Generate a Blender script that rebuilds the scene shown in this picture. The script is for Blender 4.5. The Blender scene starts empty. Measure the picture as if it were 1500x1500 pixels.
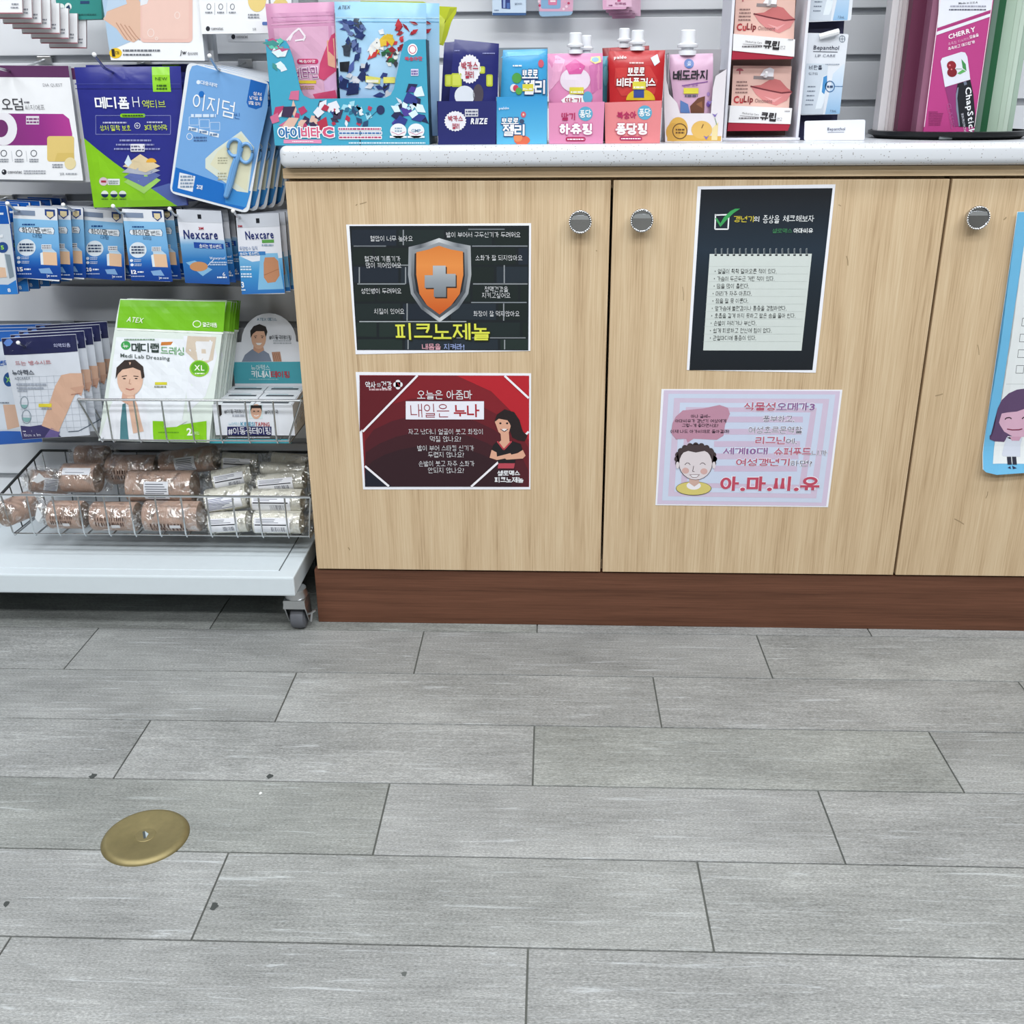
import bpy, bmesh, math, random
from mathutils import Vector, Matrix
random.seed(7)
SC = bpy.context.scene
COL = SC.collection
# ---------------------------------------------------------------- camera
F = 1516.289                                   # focal length in pixels of the 1500 px frame
CAM = Vector((.00598, -1.68615, .90062))
def cam_basis(p, y, r):
    fw = Vector((math.sin(y)*math.cos(p), math.cos(y)*math.cos(p), -math.sin(p)))
    rt = Vector((math.cos(y), -math.sin(y), 0)); up = rt.cross(fw)
    return math.cos(r)*rt+math.sin(r)*up, -math.sin(r)*rt+math.cos(r)*up, fw
RT, UP, FW = cam_basis(.381102, -.042202, -.007092)
cd = bpy.data.cameras.new('camera'); cd.sensor_width = 36; cd.lens = 36*F/1500; cd.clip_start = .02
camo = bpy.data.objects.new('camera', cd); COL.objects.link(camo)
camo.matrix_world = Matrix(((RT.x, UP.x, -FW.x, CAM.x), (RT.y, UP.y, -FW.y, CAM.y), (RT.z, UP.z, -FW.z, CAM.z), (0, 0, 0, 1)))
SC.camera = camo
def ray(px, py): return (RT*((px-750)/F) + UP*(-(py-750)/F) + FW)
def at(px, py, y):
    d = ray(px, py); return CAM + d*((y-CAM.y)/d.y)
def on_floor(px, py, z=0.0):
    d = ray(px, py); return CAM + d*((z-CAM.z)/d.z)
# ---------------------------------------------------------------- light
vs = SC.view_settings
vs.view_transform = 'Standard'; vs.look = 'None'; vs.exposure = 0.0; vs.gamma = 1.0; vs.use_curve_mapping = False
wd = bpy.data.worlds.new('world'); SC.world = wd; wd.use_nodes = True
wd.node_tree.nodes['Background'].inputs[0].default_value = (.9, .95, 1, 1)
wd.node_tree.nodes['Background'].inputs[1].default_value = .05
CEIL = 2.55
for lx in (-1.7, 0.0, 1.7):
    for ly, en in ((-.7, 14), (-1.7, 25), (-2.8, 32)):
        ld = bpy.data.lights.new('ceiling_panel_light', 'AREA'); ld.shape = 'RECTANGLE'
        ld.size = 1.2; ld.size_y = .32; ld.energy = en; ld.color = (.965, .985, 1.0)
        lo = bpy.data.objects.new('ceiling_panel_light', ld); COL.objects.link(lo); lo.location = (lx, ly, CEIL-.012)
# ---------------------------------------------------------------- materials
def lin(c): return c/12.92 if c <= .04045 else ((c+.055)/1.055)**2.4
def rgb(h):
    h = h.lstrip('#'); return tuple(lin(int(h[i:i+2], 16)/255) for i in (0, 2, 4))+(1,)
_M = {}
def new_mat(name):
    m = bpy.data.materials.new(name); m.use_nodes = True; nt = m.node_tree; b = nt.nodes['Principled BSDF']
    return m, nt, b
def N(nt, t, **kw):
    n = nt.nodes.new(t)
    for k, v in kw.items(): setattr(n, k, v)
    return n
def ramp(nt, stops, fac):
    r = N(nt, 'ShaderNodeValToRGB'); e = r.color_ramp.elements
    e[0].position, e[0].color = stops[0][0], rgb(stops[0][1]); e[1].position, e[1].color = stops[-1][0], rgb(stops[-1][1])
    for p, c in stops[1:-1]:
        k = e.new(p); k.color = rgb(c)
    nt.links.new(fac, r.inputs[0]); return r.outputs[0]
def noise(nt, scale=(1, 1, 1), s=5, det=3, rough=.5, dist=0, coord='Object', rnd=False):
    tc = N(nt, 'ShaderNodeTexCoord'); mp = N(nt, 'ShaderNodeMapping'); mp.inputs['Scale'].default_value = scale
    nt.links.new(tc.outputs[coord], mp.inputs[0])
    if rnd:
        oi = N(nt, 'ShaderNodeObjectInfo'); mu = N(nt, 'ShaderNodeMath', operation='MULTIPLY'); mu.inputs[1].default_value = 37.3
        nt.links.new(oi.outputs['Random'], mu.inputs[0]); cb = N(nt, 'ShaderNodeCombineXYZ')
        for i in range(3): nt.links.new(mu.outputs[0], cb.inputs[i])
        nt.links.new(cb.outputs[0], mp.inputs['Location'])
    n = N(nt, 'ShaderNodeTexNoise'); n.inputs['Scale'].default_value = s; n.inputs['Detail'].default_value = det
    n.inputs['Roughness'].default_value = rough; n.inputs['Distortion'].default_value = dist
    nt.links.new(mp.outputs[0], n.inputs['Vector']); return n.outputs['Fac']
def bump(nt, b, fac, strength=.2, dist=.001):
    bp = N(nt, 'ShaderNodeBump'); bp.inputs['Strength'].default_value = strength; bp.inputs['Distance'].default_value = dist
    nt.links.new(fac, bp.inputs['Height']); nt.links.new(bp.outputs[0], b.inputs['Normal'])
FIN = {'paper': (.55, .35), 'gloss': (.22, .5), 'pouch': (.28, .5), 'matte': (.8, .2)}
def mat(spec, fin='paper'):
    """spec: '#rrggbb' flat printed ink, or ('z'|'x', lo, hi, [(t, '#..')...]) a printed blend along a local axis"""
    if isinstance(spec, bpy.types.Material): return spec
    key = (str(spec), fin)
    if key in _M: return _M[key]
    m, nt, b = new_mat('print_'+fin)
    ro, sp = FIN[fin]; b.inputs['Roughness'].default_value = ro; b.inputs['Specular IOR Level'].default_value = sp
    if isinstance(spec, str): 
        c = rgb(spec)
        mx = N(nt, 'ShaderNodeMixRGB', blend_type='MULTIPLY'); mx.inputs[0].default_value = .06; mx.inputs[1].default_value = c
        nt.links.new(noise(nt, s=60), mx.inputs[2]); nt.links.new(mx.outputs[0], b.inputs['Base Color'])
    else:
        ax, lo, hi, st = spec
        tc = N(nt, 'ShaderNodeTexCoord'); sx = N(nt, 'ShaderNodeSeparateXYZ'); nt.links.new(tc.outputs['Object'], sx.inputs[0])
        mr = N(nt, 'ShaderNodeMapRange'); mr.inputs['From Min'].default_value = lo; mr.inputs['From Max'].default_value = hi
        nt.links.new(sx.outputs['XYZ'.index(ax.upper())], mr.inputs['Value'])
        nt.links.new(ramp(nt, st, mr.outputs['Result']), b.inputs['Base Color'])
    if fin == 'pouch': bump(nt, b, noise(nt, (1, 1, 1), 22, 2, .5, .6), .35, .004)
    _M[key] = m; return m
def plain(name, col, rough=.5, metal=0, spec=.5, bump_s=None, alpha=None, trans=0, var=0, ns=40):
    if name in _M: return _M[name]
    m, nt, b = new_mat(name); b.inputs['Base Color'].default_value = rgb(col); b.inputs['Roughness'].default_value = rough
    b.inputs['Metallic'].default_value = metal; b.inputs['Specular IOR Level'].default_value = spec
    f = noise(nt, s=ns)
    if var:
        mx = N(nt, 'ShaderNodeMixRGB', blend_type='MULTIPLY'); mx.inputs[0].default_value = var; mx.inputs[1].default_value = rgb(col)
        nt.links.new(f, mx.inputs[2]); nt.links.new(mx.outputs[0], b.inputs['Base Color'])
    if bump_s: bump(nt, b, f, bump_s)
    if trans: b.inputs['Transmission Weight'].default_value = trans
    _M[name] = m; return m
def wood(name, stops, vertical=True, rough=.5, rings=5.0):
    m, nt, b = new_mat(name); b.inputs['Roughness'].default_value = rough; b.inputs['Specular IOR Level'].default_value = .3
    sc = (1, 1, .02) if vertical else (.02, 1, 1)
    fine = noise(nt, sc, 480, 4, .6, 0, rnd=True); mid = noise(nt, sc, 38, 3, .55, .5, rnd=True)
    wv = N(nt, 'ShaderNodeTexWave', wave_type='BANDS', bands_direction='X' if vertical else 'Z')
    tc = N(nt, 'ShaderNodeTexCoord'); mp = N(nt, 'ShaderNodeMapping'); mp.inputs['Scale'].default_value = (1, 1, .12) if vertical else (.12, 1, 1)
    nt.links.new(tc.outputs['Object'], mp.inputs[0]); nt.links.new(mp.outputs[0], wv.inputs['Vector'])
    wv.inputs['Scale'].default_value = rings; wv.inputs['Distortion'].default_value = 9; wv.inputs['Detail'].default_value = 2.5; wv.inputs['Detail Scale'].default_value = 1.2
    def mixf(a, bb, f):
        q = N(nt, 'ShaderNodeMix'); q.inputs[0].default_value = f; nt.links.new(a, q.inputs[2]); nt.links.new(bb, q.inputs[3]); return q.outputs[0]
    t = mixf(mixf(mid, fine, .72), wv.outputs['Fac'], .1)
    nt.links.new(ramp(nt, stops, t), b.inputs['Base Color']); bump(nt, b, fine, .08, .0006)
    _M[name] = m; return m
M_OAK = wood('pale_oak_laminate', [(.28, '#a58b6b'), (.42, '#bfa685'), (.52, '#c9b190'), (.72, '#d6c2a2')])
M_OAKH = wood('pale_oak_laminate_strip', [(.28, '#a58b6b'), (.42, '#bfa685'), (.52, '#c9b190'), (.72, '#d6c2a2')], vertical=False)
M_PLINTH = wood('walnut_laminate', [(.25, '#4a2e21'), (.45, '#603e2e'), (.6, '#6b4635'), (.8, '#77503d')], vertical=False, rings=9)
def m_tile():
    m, nt, b = new_mat('grey_wood_look_tile'); b.inputs['Specular IOR Level'].default_value = .4
    big = noise(nt, (1, 2.2, 1), 4.5, 3, .55, .4, rnd=True); st = noise(nt, (.09, 1.6, 1), 150, 6, .75, .3, rnd=True); gr = noise(nt, (.35, 1, 1), 700, 3, .7, rnd=True)
    q = N(nt, 'ShaderNodeMix'); q.inputs[0].default_value = .5; nt.links.new(big, q.inputs[2]); nt.links.new(st, q.inputs[3])
    q2 = N(nt, 'ShaderNodeMix'); q2.inputs[0].default_value = .5; nt.links.new(q.outputs[0], q2.inputs[2]); nt.links.new(gr, q2.inputs[3])
    base = ramp(nt, [(.38, '#686a69'), (.46, '#838584'), (.54, '#979998'), (.64, '#b7b9b8')], q2.outputs[0])
    s2 = noise(nt, (.07, 1.3, 1), 110, 8, .78, .9, rnd=True)
    mask = ramp(nt, [(.56, '#000000'), (.66, '#ffffff')], s2)
    oi = N(nt, 'ShaderNodeObjectInfo'); tint = ramp(nt, [(0, '#f4f4f4'), (.5, '#ffffff'), (1, '#eef0ec')], oi.outputs['Random'])
    mx = N(nt, 'ShaderNodeMixRGB'); mx.inputs[2].default_value = rgb('#c6cbce'); nt.links.new(mask, mx.inputs[0]); nt.links.new(base, mx.inputs[1])
    mm = N(nt, 'ShaderNodeMath', operation='MULTIPLY'); mm.inputs[1].default_value = .55; nt.links.new(mask, mm.inputs[0]); nt.links.new(mm.outputs[0], mx.inputs[0])
    mt = N(nt, 'ShaderNodeMixRGB', blend_type='MULTIPLY'); mt.inputs[0].default_value = 1; nt.links.new(mx.outputs[0], mt.inputs[1]); nt.links.new(tint, mt.inputs[2])
    nt.links.new(mt.outputs[0], b.inputs['Base Color']); b.inputs['Roughness'].default_value = .42; bump(nt, b, st, .12, .0008); return m
M_TILE = m_tile()
def m_worktop():
    m, nt, b = new_mat('speckled_white_worktop'); b.inputs['Roughness'].default_value = .25
    vo = N(nt, 'ShaderNodeTexVoronoi'); vo.inputs['Scale'].default_value = 240; tc = N(nt, 'ShaderNodeTexCoord'); nt.links.new(tc.outputs['Object'], vo.inputs['Vector'])
    mask = ramp(nt, [(.16, '#ffffff'), (.24, '#000000')], vo.outputs['Distance']); sel = N(nt, 'ShaderNodeSeparateColor'); nt.links.new(vo.outputs['Color'], sel.inputs[0])
    gt = N(nt, 'ShaderNodeMath', operation='GREATER_THAN'); gt.inputs[1].default_value = .5; nt.links.new(sel.outputs[0], gt.inputs[0])
    mu = N(nt, 'ShaderNodeMath', operation='MULTIPLY'); nt.links.new(gt.outputs[0], mu.inputs[0]); nt.links.new(mask, mu.inputs[1])
    mx = N(nt, 'ShaderNodeMixRGB'); nt.links.new(mu.outputs[0], mx.inputs[0]); mx.inputs[1].default_value = rgb('#cfd3d9')
    nt.links.new(ramp(nt, [(0, '#7f7f84'), (1, '#a89c88')], sel.outputs[1]), mx.inputs[2]); nt.links.new(mx.outputs[0], b.inputs['Base Color']); return m
M_TOP = m_worktop()
M_SLAT = plain('grey_slat_laminate', '#dcdfe4', .38, spec=.4, var=.08, ns=14)
M_GROOVE = plain('slat_groove', '#b4b8bd', .6)
M_WHITEM = plain('white_enamel', '#d2dce2', .3, var=.06, ns=60)
M_GROUT = plain('grout', '#70736e', .9, var=.3)
M_CHROME = plain('chrome', '#bfc1c4', .2, 1, ns=30)
M_STEEL = plain('zinc_steel', '#c9cbcd', .3, 1, bump_s=.1)
M_WIRE = plain('chromed_wire', '#c3c6c8', .25, 1)
M_DARKWIRE = plain('dark_wire', '#2c2e2e', .45)  # darker than the chromed wire; low basket's back rail, side rails and side wires
M_RUBBER = plain('grey_rubber', '#62656c', .6, var=.2)
M_BLACK = plain('black_plastic', '#15171a', .3)
M_WALL = plain('painted_wall', '#5f5c57', .8)
M_FRONT = plain('far_wall_paint', '#96938d', .8)
M_CEIL = plain('ceiling_board', '#c9cacb', .9)
M_BRASS = plain('aged_brass', '#94885f', .48, .6, var=.3, ns=90)
M_WCARD = plain('white_card', '#eef0f2', .5)
M_CLEAR = None
def m_film(name, lo, hi, s=40, tint=(1, 1, 1, 1)):
    m, nt, b = new_mat(name); out = nt.nodes['Material Output']; nt.nodes.remove(b)
    tr = N(nt, 'ShaderNodeBsdfTransparent'); gl = N(nt, 'ShaderNodeBsdfGlossy'); gl.inputs['Roughness'].default_value = .12; gl.inputs['Color'].default_value = tint
    mx = N(nt, 'ShaderNodeMixShader'); f = noise(nt, s=s, det=2, dist=.8)
    mr = N(nt, 'ShaderNodeMapRange'); mr.inputs['From Min'].default_value = .45; mr.inputs['From Max'].default_value = .72; mr.inputs['To Min'].default_value = lo; mr.inputs['To Max'].default_value = hi
    nt.links.new(f, mr.inputs['Value']); nt.links.new(mr.outputs[0], mx.inputs[0]); nt.links.new(tr.outputs[0], mx.inputs[1]); nt.links.new(gl.outputs[0], mx.inputs[2])
    bp = N(nt, 'ShaderNodeBump'); bp.inputs['Strength'].default_value = 1; bp.inputs['Distance'].default_value = .008; nt.links.new(noise(nt, s=s*1.3, det=3, dist=.7), bp.inputs['Height']); nt.links.new(bp.outputs[0], gl.inputs['Normal'])
    nt.links.new(mx.outputs[0], out.inputs[0]); return m
M_FILM = m_film('clear_wrapper_film', .06, .6, 55)
# ---------------------------------------------------------------- geometry helpers
class MB:
    def __init__(s): s.v = []; s.f = []; s.m = []; s.mats = []
    def mi(s, m):
        if m not in s.mats: s.mats.append(m)
        return s.mats.index(m)
    def add(s, vs_, fs, m):
        o = len(s.v); s.v += [tuple(p) for p in vs_]; k = s.mi(m)
        for f in fs: s.f.append(tuple(i+o for i in f)); s.m.append(k)
        return s
    def box(s, x0, x1, y0, y1, z0, z1, m):
        p = [(x, y, z) for x in (x0, x1) for y in (y0, y1) for z in (z0, z1)]
        return s.add(p, [(0, 1, 3, 2), (4, 6, 7, 5), (0, 4, 5, 1), (2, 3, 7, 6), (0, 2, 6, 4), (1, 5, 7, 3)], m)
    def bbox(s, x0, x1, y0, y1, z0, z1, m, c=.001):
        """box with chamfered edges"""
        bm = bmesh.new(); r = bmesh.ops.create_cube(bm, size=1)
        for v in bm.verts: v.co = ((x0+x1)/2+v.co.x*(x1-x0), (y0+y1)/2+v.co.y*(y1-y0), (z0+z1)/2+v.co.z*(z1-z0))
        bmesh.ops.bevel(bm, geom=bm.edges[:], offset=c, segments=2, affect='EDGES', profile=.6)
        bm.verts.index_update(); s.add([v.co for v in bm.verts], [[v.index for v in f.verts] for f in bm.faces], m); bm.free(); return s
    def prism(s, pts, y0, y1, m, ms=None):
        """outline in local (x, z), extruded along y"""
        n = len(pts); ms = ms or m
        s.add([(x, y0, z) for x, z in pts], [tuple(range(n))], m); s.add([(x, y1, z) for x, z in pts], [tuple(range(n))[::-1]], ms)
        return s.add([(x, y0, z) for x, z in pts]+[(x, y1, z) for x, z in pts], [(i, (i+1) % n, n+(i+1) % n, n+i) for i in range(n)], ms)
    def lathe(s, prof, m, n=24, axis='z', c=(0, 0, 0)):
        """prof: (r, h) pairs"""
        vs_ = []
        for r, h in prof:
            for k in range(n):
                a = 2*math.pi*k/n; q = (r*math.cos(a), r*math.sin(a), h)
                q = {'z': q, 'y': (q[0], q[2], q[1]), 'x': (q[2], q[0], q[1])}[axis]
                vs_.append((q[0]+c[0], q[1]+c[1], q[2]+c[2]))
        fs = [(j*n+k, j*n+(k+1) % n, (j+1)*n+(k+1) % n, (j+1)*n+k) for j in range(len(prof)-1) for k in range(n)]
        if prof[0][0] > 1e-6: fs.append(tuple(range(n))[::-1])
        if prof[-1][0] > 1e-6: fs.append(tuple(range((len(prof)-1)*n, len(prof)*n)))
        return s.add(vs_, fs, m)
    def tube(s, path, r, m, n=8, closed=False):
        P = [Vector(p) for p in path]; k = len(P); vs_ = []
        for i, p in enumerate(P):
            a = P[i-1] if (i or closed) else P[i]; b = P[(i+1) % k] if (i < k-1 or closed) else P[i]
            t = (b-a).normalized(); u = t.cross(Vector((0, 0, 1)));
            if u.length < .05: u = t.cross(Vector((0, 1, 0)))
            u.normalize(); w = t.cross(u)
            for j in range(n): vs_.append(p+(u*math.cos(2*math.pi*j/n)+w*math.sin(2*math.pi*j/n))*r)
        fs = [(i*n+j, i*n+(j+1) % n, ((i+1) % k)*n+(j+1) % n, ((i+1) % k)*n+j) for i in range(k if closed else k-1) for j in range(n)]
        if not closed: fs += [tuple(range(n))[::-1], tuple(range((k-1)*n, k*n))]
        return s.add(vs_, fs, m)
    def sphere(s, c, r, m, n=12, sc=(1, 1, 1)):
        prof = [(r*math.sin(math.pi*i/8), -r*math.cos(math.pi*i/8)) for i in range(9)]; prof[0] = (0, -r); prof[-1] = (0, r)
        t = MB(); t.lathe(prof, m, n); return s.add([(c[0]+x*sc[0], c[1]+y*sc[1], c[2]+z*sc[2]) for x, y, z in t.v], t.f, m)
    def data(s, name, smooth=False):
        me = bpy.data.meshes.new(name); me.from_pydata(s.v, [], s.f)
        for m in s.mats: me.materials.append(m)
        me.polygons.foreach_set('material_index', s.m)
        bm = bmesh.new(); bm.from_mesh(me); bmesh.ops.remove_doubles(bm, verts=bm.verts, dist=1e-6); bmesh.ops.recalc_face_normals(bm, faces=bm.faces); bm.to_mesh(me); bm.free()
        if smooth:
            me.polygons.foreach_set('use_smooth', [True]*len(me.polygons)); me.set_sharp_from_angle(angle=math.radians(35))
        me.update(); return me
    def build(s, name, parent=None, smooth=False, label=None):
        return link(name, s.data(name, smooth), parent, label)
def link(name, me, parent=None, label=None):
    o = bpy.data.objects.new(name, me); COL.objects.link(o)
    if parent: o.parent = parent
    if label: o['label'] = label
    return o
def tag(o, label, cat, group=None):
    o['label'] = label; o['category'] = cat
    if group: o['group'] = group
    return o
def struct(o): o['kind'] = 'structure'; return o
def rig(O=(0, 0, 0), yaw=0, tilt=0, roll=0):
    return Matrix.Translation(Vector(O)) @ Matrix.Rotation(yaw, 4, 'Z') @ Matrix.Rotation(tilt, 4, 'X') @ Matrix.Rotation(roll, 4, 'Y')
def thing(name, label, cat, M=None, group=None):
    o = bpy.data.objects.new(name, None); COL.objects.link(o); o.empty_display_size = .02
    o.matrix_world = M if M is not None else Matrix.Identity(4); return tag(o, label, cat, group)
def dup(root, M, label, group=None):
    r = root.copy(); COL.objects.link(r); r.matrix_world = M; r['label'] = label
    if group: r['group'] = group
    for ch in list(root.children):
        c = ch.copy(); COL.objects.link(c); c.parent = r
        for g in ch.children:
            d = g.copy(); COL.objects.link(d); d.parent = c
    return r
ORD = ['front', 'second', 'third', 'fourth', 'fifth', 'sixth', 'seventh', 'eighth', 'ninth']
# ---------------------------------------------------------------- printed artwork on surfaces
def poly_round(x0, z0, x1, z1, r, n=5):
    out = []
    for cx, cz, a in ((x1-r, z1-r, 0), (x0+r, z1-r, 90), (x0+r, z0+r, 180), (x1-r, z0+r, 270)):
        out += [(cx+r*math.cos(math.radians(a+90*k/n)), cz+r*math.sin(math.radians(a+90*k/n))) for k in range(n+1)]
    return out
def round_quad(q, r, n=4):
    """round the corners of a polygon given in local (x, z)"""
    out = []; k = len(q)
    for i in range(k):
        p, a, b = Vector(q[i]), Vector(q[i-1]), Vector(q[(i+1) % k]); da, db = (a-p).normalized()*r, (b-p).normalized()*r
        for j in range(n+1):
            t = j/n; out.append(tuple((p+da)*(1-t)**2+p*2*t*(1-t)+(p+db)*t*t))
    return out
class Art:
    """flat print laid on a thing's front; positions are read off the photograph and carried onto the thing's own plane"""
    def __init__(s, M, ox=0, oy=0, sc=1.0, d=0.0, fin='paper', bulge=None, step=.00011):
        s.M = M; s.I = M.inverted(); s.R3 = s.I.to_3x3(); s.o = (ox, oy); s.k = sc; s.d = d; s.fin = fin; s.bulge = bulge; s.step = step; s.mb = MB(); s.L = 1
    def pt(s, p):
        x, y = s.o[0]+p[0]/s.k, s.o[1]+p[1]/s.k
        c = s.I @ CAM; r = s.R3 @ ray(x, y); t = (s.d-c.y)/r.y; q = c+r*t; return (q.x, q.z)
    def loc(s, pts): return [s.pt(p) for p in pts]
    def raw(s, pts, fs, col, L): s.mb.add([(x, L, z) for x, z in pts], fs, mat(col, s.fin))
    def poly(s, pts, col, L=1): s.raw(s.loc(pts), [tuple(range(len(pts)))], col, L); return s
    def rect(s, x0, y0, x1, y1, col, L=1): return s.poly([(x0, y0), (x1, y0), (x1, y1), (x0, y1)], col, L)
    def rrect(s, x0, y0, x1, y1, r, col, L=1): return s.poly(poly_round(x0, y0, x1, y1, r), col, L)
    def ell(s, cx, cy, rx, ry, col, L=1, n=24, a0=0, a1=360):
        pts = [(cx+rx*math.cos(math.radians(a0+(a1-a0)*k/n)), cy-ry*math.sin(math.radians(a0+(a1-a0)*k/n))) for k in range(n+(a1-a0 < 360))]
        return s.poly(pts, col, L)
    def ring(s, cx, cy, rx, ry, w, col, L=1, n=24, a0=0, a1=360):
        A = [math.radians(a0+(a1-a0)*k/n) for k in range(n+1)]
        pts = [(cx+rx*math.cos(a), cy-ry*math.sin(a)) for a in A]+[(cx+(rx-w)*math.cos(a), cy-(ry-w)*math.sin(a)) for a in A]
        s.raw(s.loc(pts), [(k, k+1, n+2+k, n+1+k) for k in range(n)], col, L); return s
    def line(s, pts, w, col, L=1):
        for (x0, y0), (x1, y1) in zip(pts, pts[1:]):
            d = math.hypot(x1-x0, y1-y0) or 1; nx, ny = -(y1-y0)/d*w/2, (x1-x0)/d*w/2
            s.poly([(x0+nx, y0+ny), (x1+nx, y1+ny), (x1-nx, y1-ny), (x0-nx, y0-ny)], col, L)
        return s
    def frame(s, x0, y0, x1, y1, w, col, L=1):
        return s.line([(x0, y0), (x1, y0), (x1, y1), (x0, y1), (x0, y0)], w, col, L)
    def text(s, body, x0, y0, x1, y1, h, col, bold=0.0, L=8, slant=0.0):
        """one line of lettering between (x0, y0) and (x1, y1), the ends of its middle line, h high"""
        vs_, fs = glyphs(body, bold); a, b = Vector(s.pt((x0, y0))), Vector(s.pt((x1, y1))); m = ((x0+x1)/2, (y0+y1)/2)
        hh = (Vector(s.pt((m[0], m[1]-h/2)))-Vector(s.pt((m[0], m[1]+h/2)))).length; u = b-a; w = Vector((-u.y, u.x)).normalized()*hh
        if w.y < 0 and abs(u.x) > abs(u.y): w = -w
        s.mb.add([((a+u*x+w*y+u.normalized()*slant*hh*y).x, L+l, (a+u*x+w*y).y) for x, y, l in vs_], fs, mat(col, s.fin)); return s
    def fill(s, x0, y0, x1, y1, rows, col, h=.55, L=7, seed=1):
        """unreadably small lines of print: rows of short dashes"""
        rn = random.Random(seed); dy = (y1-y0)/max(rows, 1)
        for k in range(rows):
            x = x0; y = y0+dy*(k+.5)
            while x < x1-1:
                w = min(rn.uniform(.7, 2.4)*dy*h, x1-x); s.rect(x, y-dy*h/2, x+w, y+dy*h/2, col, L); x += w+dy*h*.35
        return s
    def build(s, parent, name='print', cells=None):
        bm = bmesh.new(); mb = s.mb
        vl = [bm.verts.new(p) for p in mb.v]
        for f, k in zip(mb.f, mb.m):
            try: q = bm.faces.new([vl[i] for i in f]); q.material_index = k
            except ValueError: pass
        if s.bulge:
            xs = [p[0] for p in mb.v]; zs = [p[2] for p in mb.v]; st = cells or .012
            bmesh.ops.triangulate(bm, faces=[f for f in bm.faces if len(f.verts) > 4])
            for ax, lo, hi in ((0, min(xs), max(xs)), (2, min(zs), max(zs))):
                n = int((hi-lo)/st)
                for k in range(1, n+1):
                    co = [0, 0, 0]; no = [0, 0, 0]; co[ax] = lo+k*(hi-lo)/(n+1); no[ax] = 1
                    bmesh.ops.bisect_plane(bm, geom=bm.verts[:]+bm.edges[:]+bm.faces[:], plane_co=co, plane_no=no, dist=1e-7)
        for v in bm.verts:
            y = s.d-s.step*(v.co.y+1)
            if s.bulge: y += s.bulge(v.co.x, v.co.z)
            v.co.y = y
        me = bpy.data.meshes.new(name); bm.to_mesh(me); bm.free()
        for m in mb.mats: me.materials.append(m)
        return link(name, me, parent)

def pack(name, label, cat, Z, quad, y, kind='card', t=.004, r=.003, col='#eceef2', fin='paper', group=None, tilt=0, yaw=0, side=None, wr=0.0, body='card', smooth=True):
    """a flat pack whose four corners (TL, TR, BR, BL) are read off the photograph, standing on the plane y"""
    ox, oy, k = Z; f = lambda p: (ox+p[0]/k, oy+p[1]/k)
    a, b = at(*f(quad[3]), y), at(*f(quad[2]), y); M = rig(((a.x+b.x)/2, y, (a.z+b.z)/2), yaw, tilt)
    T = thing(name, label, cat, M, group); A = Art(M, ox, oy, k, fin=fin); q = [A.pt(p) for p in quad]
    if kind == 'card':
        MB().prism((round_quad(q, r) if r else q)[::-1], 0, t, mat(col, fin), mat(side or col, fin)).build(body, T)
    else:
        xs = [p[0] for p in q]; zs = [p[1] for p in q]; xc, zc, w, h = (min(xs)+max(xs))/2, (min(zs)+max(zs))/2, (max(xs)-min(xs))/2, (max(zs)-min(zs))/2
        ph = random.random()*6
        def bulge(x, z):
            u, v = min(1, abs(x-xc)/w), min(1, abs(z-zc)/h)
            return -t*(1-u**5)*(1-v**6)-wr*math.sin(x*150+ph+z*40)*math.sin(z*95+ph)*(1-u**6)*(1-v**6)
        A.bulge = bulge; A.step = .00016; n, m = 14, 16; mb = MB()
        g = lambda i, j: (Vector(q[0])*(1-i/n)*(1-j/m)+Vector(q[1])*(i/n)*(1-j/m)+Vector(q[2])*(i/n)*(j/m)+Vector(q[3])*(1-i/n)*(j/m))
        P = [g(i, j) for j in range(m+1) for i in range(n+1)]; F1 = [(j*(n+1)+i, j*(n+1)+i+1, (j+1)*(n+1)+i+1, (j+1)*(n+1)+i) for j in range(m) for i in range(n)]
        mb.add([(p.x, bulge(p.x, p.y), p.y) for p in P], F1, mat(col, fin)); mb.add([(p.x, -.6*bulge(p.x, p.y)+.0004, p.y) for p in P], [f_[::-1] for f_ in F1], mat(side or col, fin))
        rim = [i for i in range(n+1)]+[(j+1)*(n+1)-1 for j in range(1, m+1)]+[m*(n+1)+i for i in range(n-1, -1, -1)]+[j*(n+1) for j in range(m-1, 0, -1)]
        e = [(P[i].x, bulge(P[i].x, P[i].y), P[i].y) for i in rim]+[(P[i].x, -.6*bulge(P[i].x, P[i].y)+.0004, P[i].y) for i in rim]; c = len(rim)
        mb.add(e, [(i, (i+1) % c, c+(i+1) % c, c+i) for i in range(c)], mat(side or col, fin)); mb.build(body if body != 'card' else 'pouch', T, smooth)
    return T, M, A
def stack(T, M, n, d, label, group, roll=0, jit=.0, first=True):
    """copies of a hanging pack one behind the other"""
    if first: T['group'] = group
    rn = random.Random(len(label)+n)
    for k in range(1, n+1):
        v = Vector(d)*k+Vector((rn.uniform(-jit, jit), 0, rn.uniform(-jit, jit)))
        dup(T, Matrix.Translation(v) @ M @ Matrix.Rotation(roll*k+rn.uniform(-1, 1)*jit*8, 4, 'Y'), label % ORD[k], group)
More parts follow.
